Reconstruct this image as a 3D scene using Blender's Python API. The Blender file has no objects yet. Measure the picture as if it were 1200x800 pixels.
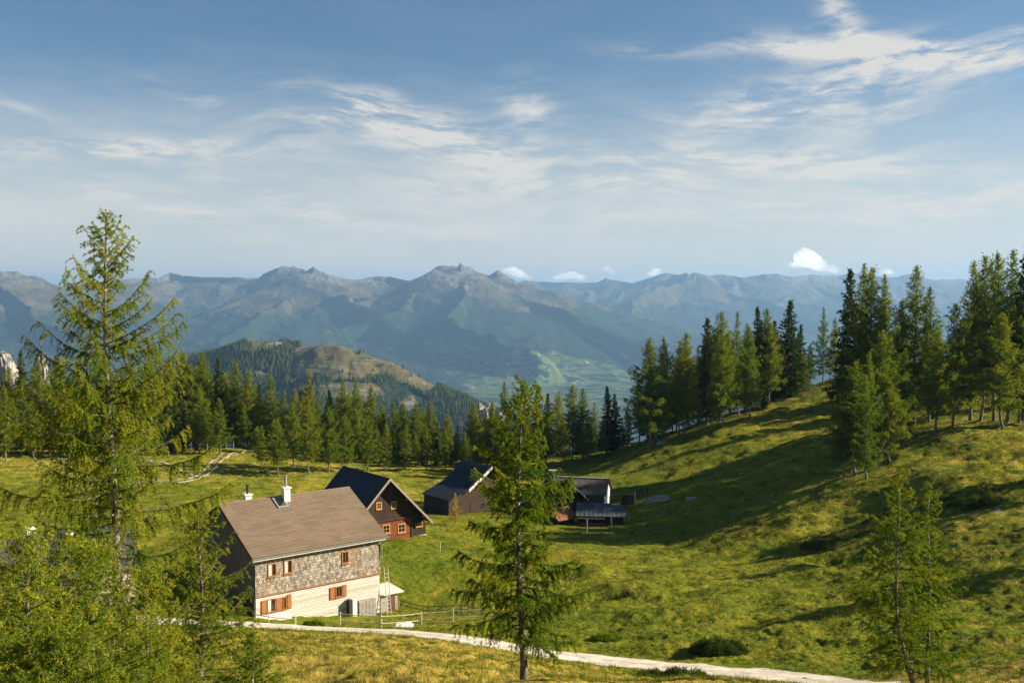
import bpy, math, random
import numpy as np
from mathutils import Vector, Matrix

SEED = 7
rng = np.random.default_rng(SEED)
SC = bpy.context.scene
COL = SC.collection
R_ = math.radians

# ------------------------------------------------------------------ camera model
F = 1200.0
PITCH = math.atan(55 / 1200)
cp_, sp_ = math.cos(PITCH), math.sin(PITCH)


def ray(px, py):
    a = (px - 600) / F
    b = (400 - py) / F
    return np.array([a, cp_ + b * sp_, -sp_ + b * cp_])


def pt(px, py, d):
    r = ray(px, py)
    return r / r[1] * d


def proj(x, y, z):
    f = y * cp_ - z * sp_
    u = y * sp_ + z * cp_
    return 600 + F * x / f, 400 - F * u / f


SUN_EL = R_(27)
SUN_AZ = R_(3)      # from +x towards the camera side
SUN = np.array([math.cos(SUN_EL) * math.cos(SUN_AZ), math.cos(SUN_EL) * math.sin(SUN_AZ), math.sin(SUN_EL)])

# ------------------------------------------------------------------ noise (numpy)
_perm = np.random.default_rng(11).permutation(4096)
_ang = np.random.default_rng(12).random(4096) * 2 * np.pi
_gx, _gy = np.cos(_ang), np.sin(_ang)


def pnoise(x, y):
    xi = np.floor(x).astype(np.int64); yi = np.floor(y).astype(np.int64)
    xf = x - xi; yf = y - yi
    u = xf * xf * xf * (xf * (xf * 6 - 15) + 10); v = yf * yf * yf * (yf * (yf * 6 - 15) + 10)

    def g(ix, iy, dx, dy):
        h = _perm[(_perm[ix & 4095] + iy) & 4095]
        return _gx[h] * dx + _gy[h] * dy
    a = g(xi, yi, xf, yf); b = g(xi + 1, yi, xf - 1, yf)
    c = g(xi, yi + 1, xf, yf - 1); d = g(xi + 1, yi + 1, xf - 1, yf - 1)
    return ((a * (1 - u) + b * u) * (1 - v) + (c * (1 - u) + d * u) * v) * 1.5


def fbm(x, y, o=4, g=0.5):
    s = 0; a = 1.0
    for k in range(o):
        s = s + a * pnoise(x * 2 ** k + 17.3 * k, y * 2 ** k - 9.1 * k); a *= g
    return s


def ridged(x, y, o=4, g=0.5):
    s = 0; a = 1.0
    for k in range(o):
        s = s + a * (1 - 2 * np.abs(pnoise(x * 2 ** k + 31.3 * k, y * 2 ** k + 7.7 * k))); a *= g
    return s


def smooth(e0, e1, x):
    t = np.clip((x - e0) / (e1 - e0), 0, 1)
    return t * t * (3 - 2 * t)


# ------------------------------------------------------------------ near terrain
CP = [  # px, py, depth
    # foreground slope
    (600, 800, 33), (450, 800, 33), (300, 800, 33), (150, 800, 33), (0, 800, 33), (750, 803, 33), (900, 806, 33), (1050, 812, 33), (1200, 812, 33),
    (600, 783, 45), (450, 764, 47), (300, 762, 47), (150, 763, 48), (0, 764, 48), (750, 799, 45), (900, 806, 44),
    (600, 775, 54), (520, 759, 57), (450, 749, 59), (300, 746, 62), (200, 746, 62), (80, 745, 62), (-60, 745, 62), (700, 790, 54), (800, 799, 52), (900, 806, 50),
    (1050, 809, 50), (1200, 806, 48),
    # road level
    (140, 722, 86), (220, 727, 85), (300, 731, 84.5), (400, 736, 84.5), (470, 740, 82), (520, 745, 80), (617, 760, 76), (720, 775, 73), (800, 783, 70), (900, 791, 67), (1000, 800, 64),
    (1100, 785, 61), (1200, 780, 58),
    # around the farmhouse
    (300, 722, 89), (446, 719, 97), (0, 722, 86), (-80, 722, 84), (257, 668, 104), (380, 655, 108), (100, 650, 112), (180, 640, 116), (0, 640, 118), (500, 733, 86), (560, 730, 87),
    # meadow
    (560, 680, 106), (560, 640, 121), (497, 632, 122.5), (540, 606, 141), (500, 603, 149), (430, 600, 140), (620, 606, 141), (580, 570, 172), (430, 560, 180), (540, 552, 196), (350, 560, 175), (350, 600, 140),
    (250, 560, 172), (250, 525, 216), (100, 540, 196), (180, 580, 152), (20, 530, 208), (20, 570, 160), (-80, 560, 165), (-100, 530, 205), (300, 540, 190), (400, 545, 200),
    (690, 618, 137), (720, 605, 143), (700, 575, 163), (640, 560, 180), (700, 550, 190), (640, 545, 202),
    (650, 650, 115), (750, 650, 115), (700, 700, 97), (700, 740, 84.5), (600, 725, 90), (800, 740, 81), (900, 760, 75), (800, 690, 96), (900, 690, 95), (900, 660, 107),
    # right-hand hill
    (761, 526, 187), (800, 515, 187), (844, 500, 187), (878, 491, 190), (925, 463, 212), (975, 446, 216), (1010, 450, 205),
    (900, 520, 168), (850, 560, 153), (800, 590, 143), (760, 560, 168), (950, 540, 148), (1007, 563, 129), (1035, 546, 132), (1062, 522, 139), (960, 500, 178),
    (1101, 507, 138), (1126, 502, 142), (1190, 495, 144), (1260, 490, 140), (1100, 480, 165), (1190, 470, 170),
    (850, 625, 126), (900, 610, 122), (950, 600, 122), (1000, 600, 119), (1000, 660, 103), (1100, 560, 118), (1190, 545, 122), (1260, 545, 118), (1190, 600, 100), (1100, 620, 99),
    (1190, 680, 82), (1100, 700, 82), (1000, 720, 81), (1260, 700, 76), (1260, 600, 96), (930, 655, 104), (1400, 560, 95), (1400, 700, 70), (1350, 480, 130),
]
XYZ = [pt(*c) for c in CP]
XYZ += [np.array(v, float) for v in [
    (0, 0, -1.65), (8, 0, -1.6), (-8, 0, -1.7), (0, 6, -2.6), (8, 6, -2.6), (-8, 6, -2.8), (0, 12, -5.2), (8, 12, -5.1), (-8, 12, -5.5), (0, 20, -8.4), (12, 20, -8.3), (-12, 20, -8.6),
    (-20, 26, -10.6), (20, 26, -10.6), (0, 27, -10.7), (30, 12, -5), (-30, 12, -5.5), (0, -20, 3), (40, -20, 4), (-40, -20, 3), (60, 30, -9), (-60, 30, -12), (-75, 60, -20),
    (0, 250, -42), (-60, 250, -40), (-130, 250, -38), (60, 250, -41), (-170, 190, -32), (-130, 140, -30), (-100, 100, -27), (90, 255, -30), (130, 250, -26), (130, 200, -17), (170, 190, -13), (150, 130, -12), (110, 90, -15), (90, 60, -13),
    (0, 330, -66), (-100, 330, -62), (100, 330, -60), (-200, 330, -60), (200, 330, -45), (220, 220, -14)]]
XYZ = np.array(XYZ)


def _tps_fit(p, z, lam=0.4):
    n = len(p)
    s = 100.0
    q = p / s
    r2 = ((q[:, None] - q[None]) ** 2).sum(-1)
    K = 0.5 * r2 * np.log(r2 + 1e-12) + np.eye(n) * lam * 1e-3
    Pm = np.c_[np.ones(n), q]
    A = np.block([[K, Pm], [Pm.T, np.zeros((3, 3))]])
    w = np.linalg.solve(A, np.r_[z, np.zeros(3)])
    return q, w, s


_q, _w, _s = _tps_fit(XYZ[:, :2], XYZ[:, 2])


def tps(x, y):
    x = np.asarray(x, float); y = np.asarray(y, float)
    sh = x.shape; x = x.ravel() / _s; y = y.ravel() / _s
    out = np.empty_like(x)
    for i in range(0, len(x), 20000):
        a = x[i:i + 20000]; b = y[i:i + 20000]
        r2 = (a[:, None] - _q[None, :, 0]) ** 2 + (b[:, None] - _q[None, :, 1]) ** 2
        out[i:i + 20000] = (0.5 * r2 * np.log(r2 + 1e-12)) @ _w[:-3] + _w[-3] + _w[-2] * a + _w[-1] * b
    return out.reshape(sh)


def curve(pts, step):
    """Catmull-Rom through 2D/3D points, resampled."""
    P = np.array(pts, float)
    P = np.vstack([2 * P[0] - P[1], P, 2 * P[-1] - P[-2]])
    out = []
    for i in range(1, len(P) - 2):
        n = max(2, int(np.linalg.norm(P[i + 1] - P[i]) / step))
        t = np.linspace(0, 1, n, endpoint=False)[:, None]
        out.append(0.5 * ((2 * P[i]) + (-P[i - 1] + P[i + 1]) * t + (2 * P[i - 1] - 5 * P[i] + 4 * P[i + 1] - P[i + 2]) * t ** 2
                          + (-P[i - 1] + 3 * P[i] - 3 * P[i + 1] + P[i + 2]) * t ** 3))
    out.append(P[-2][None])
    return np.vstack(out)


def xy(px, py, d):
    return pt(px, py, d)[:2]


ROAD = curve([xy(100, 720, 84.5), xy(160, 722, 84.5), xy(230, 727, 84), xy(300, 731, 84), xy(360, 735, 83.8), xy(420, 737, 83.2), xy(520, 745.5, 79.5), xy(617, 761, 75.5),
              xy(720, 774.5, 73), xy(800, 783.5, 70), xy(900, 792, 67), xy(960, 796, 65), xy(1005, 800, 60.5), xy(1045, 810, 54), xy(1080, 828, 46), xy(1110, 860, 38)], 0.5)
TRK1 = curve([xy(60, 537, 201), xy(100, 539, 198), xy(150, 544, 192), xy(190, 549, 186), xy(230, 559, 174)], 1.0)
TRK2 = curve([xy(292, 529, 212), xy(270, 536, 202), xy(255, 545, 190), xy(240, 556, 176), xy(215, 564, 168), xy(160, 566, 165), xy(90, 569, 162)], 1.0)


def dist_poly(x, y, P):
    m = np.full(np.shape(x), 1e9)
    for q in P[::2]:
        m = np.minimum(m, (x - q[0]) ** 2 + (y - q[1]) ** 2)
    return np.sqrt(m)


# local mounds, hollows and banks: px, py, depth, half-length, half-width, angle, height
FEAT = [(885, 632, 119, 7.5, 3.2, 0.15, 1.3), (975, 640, 110, 5, 2.4, -0.3, 1.0), (820, 640, 118, 5, 2.0, 0.5, .6), (715, 700, 97, 2.0, 1.0, 0, -1.0), (728, 690, 99.5, 2.4, 1.2, 0, .55),
        (730, 672, 106, 2.2, 1.3, 0, -.5), (960, 655, 105, 3.0, 1.0, 0, -.9), (1050, 600, 113, 6, 1.6, .1, .8), (1120, 585, 110, 5, 1.4, 0, .9), (1150, 600, 105, 4, 1.2, 0, -.8), (870, 575, 145, 7, 2, .3, .6),
        (930, 555, 150, 7, 2.2, .3, .7), (1150, 560, 118, 6, 2, .1, .6), (650, 690, 100, 8, 2, .2, .4), (760, 725, 88, 6, 2, -.2, .45), (1170, 740, 68, 3, 1.4, 0, .5), (1060, 690, 84, 4, 1.5, .2, .5),
        (1000, 740, 76, 5, 1.6, .1, .4), (850, 715, 90, 8, 2.0, .2, .6), (620, 780, 40, 2.2, 1.2, 0, .25), (700, 665, 108, 5, 2, 0, .4), (790, 500, 196, 6, 3, 0, .8), (350, 775, 42, 3, 1.5, .2, .25),
        (480, 790, 36, 2, 1, 0, .2), (415, 791, 35, 1.0, .5, 0, -.3), (365, 793, 35, .8, .5, 0, -.25)]
FEATP = [(xy(a, b, d), L, W, an, h) for a, b, d, L, W, an, h in FEAT]


def groundz(x, y, detail=True):
    x = np.asarray(x, float); y = np.asarray(y, float)
    z = tps(x, y)
    r = np.hypot(x, y)
    far = smooth(300, 380, r)
    zf = -58 - (r - 330) * 0.36
    z = z * (1 - far) + np.maximum(zf, -1050) * far
    if detail:
        dr = np.minimum(dist_poly(x, y, ROAD), 8)
        m = smooth(1.2, 5.0, dr)
        hs = smooth(14, 24, np.hypot(x + 20, y - 97)) * smooth(9, 16, np.hypot(x + 16, y - 124)) * smooth(6, 16, np.hypot(x + 40, y - 86)) * smooth(8, 18, np.hypot(x - 10, y - 143)) * smooth(7, 14, np.hypot(x + 4, y - 150))
        dz = 0.55 * fbm(x / 12, y / 8, 3) + 0.26 * fbm(x / 3.8 + 5, y / 2.6, 3) - .18 * np.abs(pnoise(x / 5 + 9, y / 3 + 2))
        hill = smooth(15, 60, x) * smooth(60, 100, y)
        dz = dz * (0.8 + 0.12 * hill)
        steps = np.abs(pnoise(x / 9 + 3, y / 3.2)) * .5 * hill
        dz = dz + steps
        for (c, L, W, an, h) in FEATP:
            dx = x - c[0]; dy = y - c[1]
            a = (dx * math.cos(an) + dy * math.sin(an)) / L; b = (-dx * math.sin(an) + dy * math.cos(an)) / W
            g = np.exp(-(a * a + b * b) ** 1.3)
            dz = dz + h * g * (.9 + .25 * pnoise(x / 4, y / 1.6))
        dz = dz * (0.25 + .75 * hs)
        near = smooth(4, 14, r)
        tus = (0.10 * fbm(x / .9, y / .8, 2) + 0.05 * pnoise(x / .35, y / .35)) * (1 - smooth(60, 140, r) * .5)
        z = z + (dz + tus) * m * near
        z = z - 0.05 * (1 - m)
    return z


def gz(x, y):
    return float(groundz(np.array([x]), np.array([y]))[0])


# ------------------------------------------------------------------ mesh helpers
class Geo:
    def __init__(s):
        s.v = []; s.f = []; s.m = []; s.t = []; s.n = 0

    def add(s, verts, faces, mat=0, tint=0.5):
        verts = np.asarray(verts, float).reshape(-1, 3); faces = np.asarray(faces, np.int64)
        s.v.append(verts); s.f.append(faces + s.n); s.m.append(np.full(len(faces), mat))
        s.t.append(np.broadcast_to(np.asarray(tint, float), (len(faces),)).copy())
        s.n += len(verts)

    def box(s, x0, x1, y0, y1, z0, z1, mat=0, tint=0.5):
        v = [(x, y, z) for x in (x0, x1) for y in (y0, y1) for z in (z0, z1)]
        f = [(0, 1, 3, 2), (4, 6, 7, 5), (0, 4, 5, 1), (2, 3, 7, 6), (0, 2, 6, 4), (1, 5, 7, 3)]
        s.add(v, f, mat, tint)

    def prism(s, poly, axis, a, b, mat=0, tint=.5):
        """closed polygon (2D) extruded along axis ('x','y','z') from a to b"""
        n = len(poly)

        def p3(p, c):
            return {'x': (c, p[0], p[1]), 'y': (p[0], c, p[1]), 'z': (p[0], p[1], c)}[axis]
        v = [p3(p, a) for p in poly] + [p3(p, b) for p in poly]
        s.add(v, [(i, (i + 1) % n, (i + 1) % n + n, i + n) for i in range(n)], mat, tint)
        # caps triangulated as fan from centroid
        c0 = np.mean(np.array(v[:n]), 0); c1 = np.mean(np.array(v[n:]), 0)
        s.add(v[:n] + [tuple(c0)], [(i, (i + 1) % n, n) for i in range(n)], mat, tint)
        s.add(v[n:] + [tuple(c1)], [(i, (i + 1) % n, n) for i in range(n)], mat, tint)

    def tube(s, P, rad, n=6, mat=0, tint=.5, cap=False):
        P = np.asarray(P, float); k = len(P)
        rad = np.broadcast_to(rad, (k,))
        T = np.gradient(P, axis=0); T /= np.linalg.norm(T, axis=1)[:, None] + 1e-9
        up = np.array([0, 0, 1.0]) if abs(T[0, 2]) < .9 else np.array([1.0, 0, 0])
        A = np.cross(T, up); A /= np.linalg.norm(A, axis=1)[:, None] + 1e-9
        B = np.cross(T, A)
        th = np.arange(n) / n * 2 * np.pi
        V = P[:, None] + rad[:, None, None] * (A[:, None] * np.cos(th)[None, :, None] + B[:, None] * np.sin(th)[None, :, None])
        i = np.arange(k - 1)[:, None] * n; j = np.arange(n)[None]; j2 = (j + 1) % n
        f = np.stack([i + j, i + j2, i + n + j2, i + n + j], -1).reshape(-1, 4)
        s.add(V.reshape(-1, 3), f, mat, tint)
        if cap:
            s.add(V[-1], [tuple(range(n))] if n in (3, 4) else [(0, a, a + 1) for a in range(1, n - 1)], mat, tint)
            s.add(V[0], [(0, a + 1, a) for a in range(1, n - 1)], mat, tint)

    def mesh(s, name, mats, smooth_=False):
        V = np.vstack(s.v)
        me = bpy.data.meshes.new(name)
        me.vertices.add(len(V)); me.vertices.foreach_set('co', V.astype(np.float32).ravel())
        tot = np.concatenate([np.full(len(f), f.shape[1]) for f in s.f])
        loops = np.concatenate([f.ravel() for f in s.f])
        st = np.concatenate([[0], np.cumsum(tot)[:-1]])
        me.loops.add(len(loops)); me.loops.foreach_set('vertex_index', loops.astype(np.int32))
        me.polygons.add(len(tot)); me.polygons.foreach_set('loop_start', st.astype(np.int32))
        try:
            me.polygons.foreach_set('loop_total', tot.astype(np.int32))
        except Exception:
            pass
        me.polygons.foreach_set('material_index', np.concatenate(s.m).astype(np.int32))
        me.update(calc_edges=True)
        me.polygons.foreach_set('use_smooth', np.full(len(tot), smooth_))
        at = me.attributes.new('tint', 'FLOAT', 'FACE'); at.data.foreach_set('value', np.concatenate(s.t).astype(np.float32))
        for m in mats:
            me.materials.append(m)
        me.update()
        return me

    def obj(s, name, mats, parent=None, smooth_=False, loc=None):
        if not isinstance(mats, (list, tuple)):
            mats = [mats]
        o = bpy.data.objects.new(name, s.mesh(name, mats, smooth_))
        COL.objects.link(o)
        if parent is not None:
            o.parent = parent
        if loc is not None:
            o.location = loc
        return o


def tag(o, label, cat, group=None):
    o['label'] = label; o['category'] = cat
    if group:
        o['group'] = group
    return o


def thing(name, label, cat, loc=(0, 0, 0), rz=0, group=None):
    o = bpy.data.objects.new(name, None); COL.objects.link(o)
    o.location = loc; o.rotation_euler = (0, 0, rz); o.empty_display_size = .3
    return tag(o, label, cat, group)


def copy_thing(root, loc, rz, sc, label, group=None):
    r = root.copy(); COL.objects.link(r); r.location = loc; r.rotation_euler = (0, 0, rz); r.scale = sc
    r['label'] = label
    if group:
        r['group'] = group
    for ch in list(root.children):
        c = ch.copy(); COL.objects.link(c); c.parent = r
        for g in list(ch.children):
            d = g.copy(); COL.objects.link(d); d.parent = c
    return r


# ------------------------------------------------------------------ material helpers
class NT:
    def __init__(s, tree):
        s.t = tree; s.n = tree.nodes; s.l = tree.links

    def new(s, ty, **kw):
        n = s.n.new(ty)
        for k, v in kw.items():
            setattr(n, k, v)
        return n

    def link(s, a, b):
        s.l.new(a, b)

    def set(s, sock, v):
        if isinstance(v, bpy.types.NodeSocket):
            s.l.new(v, sock)
        elif isinstance(v, (tuple, list)) and len(v) == 3 and sock.type == 'RGBA':
            sock.default_value = (*v, 1)
        else:
            sock.default_value = v

    def math(s, op, a, b=None, c=None, clamp=False):
        n = s.new('ShaderNodeMath', operation=op, use_clamp=clamp)
        s.set(n.inputs[0], a)
        if b is not None:
            s.set(n.inputs[1], b)
        if c is not None:
            s.set(n.inputs[2], c)
        return n.outputs[0]

    def mix(s, f, a, b, mode='MIX'):
        n = s.new('ShaderNodeMix', data_type='RGBA', blend_type=mode)
        s.set(n.inputs[0], f); s.set(n.inputs[6], a); s.set(n.inputs[7], b)
        return n.outputs[2]

    def noise(s, scale, vec=None, detail=3, rough=.55, dist=0, out=0):
        n = s.new('ShaderNodeTexNoise')
        n.inputs['Scale'].default_value = scale; n.inputs['Detail'].default_value = detail
        n.inputs['Roughness'].default_value = rough; n.inputs['Distortion'].default_value = dist
        if vec is not None:
            s.link(vec, n.inputs['Vector'])
        return n.outputs[out]

    def ramp(s, f, e0, e1, a=0.0, b=1.0):
        n = s.new('ShaderNodeMapRange', interpolation_type='SMOOTHSTEP')
        s.set(n.inputs[0], f)
        for i, v in enumerate((e0, e1, a, b)):
            n.inputs[i + 1].default_value = v
        return n.outputs[0]

    def mapping(s, vec, scale=(1, 1, 1), loc=(0, 0, 0), rot=(0, 0, 0)):
        n = s.new('ShaderNodeMapping'); s.link(vec, n.inputs[0])
        n.inputs['Location'].default_value = loc; n.inputs['Rotation'].default_value = rot; n.inputs['Scale'].default_value = scale
        return n.outputs[0]

    def coord(s, which='Object'):
        return s.new('ShaderNodeTexCoord').outputs[which]

    def attr(s, name):
        return s.new('ShaderNodeAttribute', attribute_name=name).outputs['Fac']

    def bump(s, h, strength=.5, dist=.05):
        n = s.new('ShaderNodeBump'); n.inputs['Strength'].default_value = strength; n.inputs['Distance'].default_value = dist
        s.link(h, n.inputs['Height'])
        return n.outputs[0]


def mat(name):
    m = bpy.data.materials.new(name); m.use_nodes = True
    nt = NT(m.node_tree)
    b = m.node_tree.nodes['Principled BSDF']
    b.inputs['Roughness'].default_value = .85
    b.inputs['Specular IOR Level'].default_value = .25
    return m, nt, b


M = {}


def simple(name, col, rough=.8, var=.25, scale=3, bump=.3, bd=.01, metal=0, spec=.25, stretch=(1, 1, 1)):
    m, nt, b = mat(name)
    v = nt.mapping(nt.coord(), stretch)
    n = nt.noise(scale, v, 5, .6)
    n2 = nt.noise(scale * 6, v, 3, .6)
    k = nt.ramp(nt.math('ADD', nt.math('MULTIPLY', n, .6), nt.math('MULTIPLY', n2, .4)), .3, .7)
    c = nt.mix(k, tuple(x * (1 - var) for x in col), tuple(min(1, x * (1 + var)) for x in col))
    nt.set(b.inputs['Base Color'], c)
    b.inputs['Roughness'].default_value = rough; b.inputs['Metallic'].default_value = metal
    b.inputs['Specular IOR Level'].default_value = spec
    if bump:
        nt.link(nt.bump(n2, bump, bd), b.inputs['Normal'])
    M[name] = m
    return m


simple('white_render', (.72, .70, .66), .9, .08, 1.5, .3)
simple('old_white', (.55, .53, .48), .9, .15, 2, .3)
simple('grey_metal', (.32, .33, .34), .5, .12, 2, .1, metal=.4)
simple('dark_metal', (.05, .05, .055), .5, .2, 3, .1, metal=.3)
simple('rail_wood', (.50, .45, .38), .9, .2, 4, .4, stretch=(1, 1, 1))
simple('dark_wood', (.045, .032, .024), .9, .3, 2, .4, stretch=(6, 6, .6))
simple('orange_wood', (.31, .13, .045), .75, .2, 4, .3, stretch=(4, 4, .8))
simple('frame_wood', (.45, .24, .09), .7, .15, 5, .2)
simple('barge', (.26, .22, .19), .8, .2, 3, .3)
simple('rust', (.24, .10, .04), .8, .35, 2, .3)
simple('stone', (.33, .32, .30), .95, .25, 1.5, .8, .06)
simple('tarp', (.78, .78, .76), .6, .05, 3, .2)
simple('brick_brown', (.13, .06, .045), .9, .2, 6, .3)
simple('plank_grey', (.30, .28, .26), .9, .3, 1.2, .4, stretch=(.6, 8, 8))
simple('red_cloth', (.6, .06, .03), .8, .1, 4, .1)
simple('curtain', (.7, .68, .62), .9, .08, 5, .2)

m, nt, b = mat('glass')
nt.set(b.inputs['Base Color'], (.012, .015, .018)); b.inputs['Roughness'].default_value = .08; b.inputs['Specular IOR Level'].default_value = .7
M['glass'] = m


def wave_boards(name, c0, c1, axis, freq, bumpd=.02):
    """planks laid along an axis: alternate tone per plank, dark joint"""
    m, nt, b = mat(name)
    co = nt.coord()
    sep = nt.new('ShaderNodeSeparateXYZ'); nt.link(co, sep.inputs[0])
    s = nt.math('MULTIPLY', sep.outputs[axis], freq)
    fl = nt.math('FLOOR', s); fr = nt.math('FRACT', s)
    wn = nt.new('ShaderNodeTexWhiteNoise', noise_dimensions='1D'); nt.link(fl, wn.inputs['W'])
    st = [3, 3, 3]; st[axis] = 14
    if axis == 2:
        st = [.7, .7, 14]
    else:
        st = [10, 10, .7]
    g = nt.noise(1.2, nt.mapping(co, tuple(st)), 4, .65)
    k = nt.math('ADD', nt.math('MULTIPLY', wn.outputs[0], .5), nt.math('MULTIPLY', nt.ramp(g, .35, .65), .5))
    c = nt.mix(k, c0, c1)
    edge = nt.math('MULTIPLY', nt.ramp(fr, 0, .1), nt.ramp(fr, 1, .94))
    c = nt.mix(nt.math('SUBTRACT', 1.0, edge), c, tuple(x * .35 for x in c0))
    nt.set(b.inputs['Base Color'], c)
    h = nt.math('ADD', edge, nt.math('MULTIPLY', g, .4))
    nt.link(nt.bump(h, .7, bumpd), b.inputs['Normal'])
    M[name] = m


wave_boards('pale_logs', (.34, .295, .25), (.70, .68, .65), 2, 4.6, .04)
wave_boards('dark_boards', (.022, .014, .010), (.055, .033, .022), 0, 4.5)
wave_boards('grey_boards', (.06, .055, .05), (.13, .12, .11), 0, 4.0)
wave_boards('red_logs', (.13, .035, .015), (.22, .065, .028), 2, 5.0)
wave_boards('dark_logs', (.03, .02, .015), (.06, .04, .03), 2, 4.5)


def shingles(name, c0, c1, sx=.16, sz=.24, stain=None, roof=False, bumpd=.03):
    m, nt, b = mat(name)
    co = nt.coord()
    sep = nt.new('ShaderNodeSeparateXYZ'); nt.link(co, sep.inputs[0])
    cb = nt.new('ShaderNodeCombineXYZ')
    nt.link(nt.math('ADD', sep.outputs[0], nt.math('MULTIPLY', sep.outputs[1], 1.0 if not roof else 0)), cb.inputs[0])
    nt.link(sep.outputs[2] if not roof else sep.outputs[1], cb.inputs[1])
    br = nt.new('ShaderNodeTexBrick'); nt.link(cb.outputs[0], br.inputs[0])
    br.offset = .37; br.squash = 1
    nt.set(br.inputs['Color1'], c0); nt.set(br.inputs['Color2'], c1); nt.set(br.inputs['Mortar'], tuple(x * .25 for x in c0))
    br.inputs['Scale'].default_value = 1; br.inputs['Brick Width'].default_value = sx; br.inputs['Row Height'].default_value = sz
    br.inputs['Mortar Size'].default_value = .012; br.inputs['Bias'].default_value = 0; br.inputs['Mortar Smooth'].default_value = .4
    g = nt.noise(2.2, nt.mapping(co, (1, 1, .6)), 5, .6)
    c = nt.mix(nt.ramp(g, .35, .7), br.outputs[0], nt.mix(.5, br.outputs[0], tuple(x * .45 for x in c0)))
    if stain:
        g2 = nt.noise(.30, nt.mapping(co, (1, 1, .8), (1.3, 0, .6)), 4, .7)
        c = nt.mix(nt.math('MULTIPLY', nt.ramp(g2, .50, .66), .6), c, stain)
    nt.set(b.inputs['Base Color'], c)
    hh = nt.math('ADD', br.outputs['Fac'], nt.math('MULTIPLY', nt.noise(9, co, 2), -.8))
    nt.link(nt.bump(nt.math('MULTIPLY', hh, -1), .9, bumpd), b.inputs['Normal'])
    M[name] = m


shingles('wall_shingles', (.17, .145, .12), (.52, .47, .41), .17, .26, (.33, .17, .08))
shingles('roof_shingles', (.10, .09, .08), (.17, .155, .14), .2, .3)


def rooftile(name, c0, c1, rough=.55):
    m, nt, b = mat(name)
    co = nt.coord()
    g = nt.noise(.6, co, 4, .6); g2 = nt.noise(5, nt.mapping(co, (.5, 3, 3)), 3)
    t = nt.attr('tint')
    k = nt.math('ADD', nt.math('MULTIPLY', t, .22), nt.math('ADD', nt.math('MULTIPLY', g, .5), nt.math('MULTIPLY', g2, .28)))
    nt.set(b.inputs['Base Color'], nt.mix(nt.ramp(k, .25, .75), c0, c1))
    b.inputs['Roughness'].default_value = rough
    nt.link(nt.bump(g2, .15, .01), b.inputs['Normal'])
    M[name] = m


rooftile('brown_tiles', (.155, .115, .080), (.215, .163, .118))
rooftile('dark_roof', (.012, .016, .026), (.022, .028, .04), .45)
rooftile('slate_roof', (.035, .038, .045), (.07, .073, .08), .6)
rooftile('sheet_metal', (.035, .045, .055), (.09, .11, .125), .7)


# foliage
def foliage(name, c_dark, c_mid, c_yel, trans=.35, rnd=.25):
    m = bpy.data.materials.new(name); m.use_nodes = True
    nt = NT(m.node_tree); nt.n.clear()
    t = nt.attr('tint')
    oi = nt.new('ShaderNodeObjectInfo').outputs['Random']
    co = nt.coord('Object')
    g = nt.noise(.9, co, 3, .6)
    k = nt.math('ADD', t, nt.math('MULTIPLY', nt.math('SUBTRACT', oi, .5), rnd))
    k = nt.math('ADD', k, nt.math('MULTIPLY', nt.math('SUBTRACT', g, .5), .5))
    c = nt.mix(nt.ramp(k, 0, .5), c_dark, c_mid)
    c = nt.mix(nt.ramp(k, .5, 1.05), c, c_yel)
    d = nt.new('ShaderNodeBsdfDiffuse'); nt.set(d.inputs[0], c)
    tr = nt.new('ShaderNodeBsdfTranslucent'); nt.set(tr.inputs[0], nt.mix(.5, c, nt.mix(1.0, c, (1.0, 1.15, .5), 'MULTIPLY')))
    mx = nt.new('ShaderNodeMixShader'); mx.inputs[0].default_value = trans
    nt.link(d.outputs[0], mx.inputs[1]); nt.link(tr.outputs[0], mx.inputs[2])
    o = nt.new('ShaderNodeOutputMaterial'); nt.link(mx.outputs[0], o.inputs[0])
    M[name] = m


foliage('larch', (.05, .10, .008), (.125, .195, .012), (.29, .30, .018), .45)
foliage('larch_yellow', (.06, .115, .008), (.15, .225, .014), (.33, .34, .022), .45)
foliage('larch_orange', (.22, .15, .02), (.38, .25, .03), (.48, .32, .04), .35)
foliage('larch_far', (.055, .098, .012), (.135, .192, .018), (.235, .245, .022), .45, .5)
foliage('spruce', (.02, .042, .012), (.045, .08, .016), (.10, .10, .025), .2, .4)
foliage('pine_bush', (.03, .055, .014), (.07, .105, .02), (.15, .16, .035), .25)

m, nt, b = mat('bark')
co = nt.coord()
g = nt.noise(5, nt.mapping(co, (1, 1, .35)), 5, .7); g2 = nt.noise(1.7, nt.mapping(co, (1, 1, .8), (3, 1, 2)), 4, .6)
c = nt.mix(nt.ramp(g, .35, .65), (.055, .042, .034), (.20, .165, .135))
c = nt.mix(nt.ramp(g2, .52, .66), c, (.38, .36, .32))
nt.set(b.inputs['Base Color'], c); nt.link(nt.bump(g, 1, .04), b.inputs['Normal'])
M['bark'] = m
simple('twig', (.13, .10, .075), .9, .5, 2, 0)
simple('bark_far', (.16, .14, .12), .9, .3, 2, 0)

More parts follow.
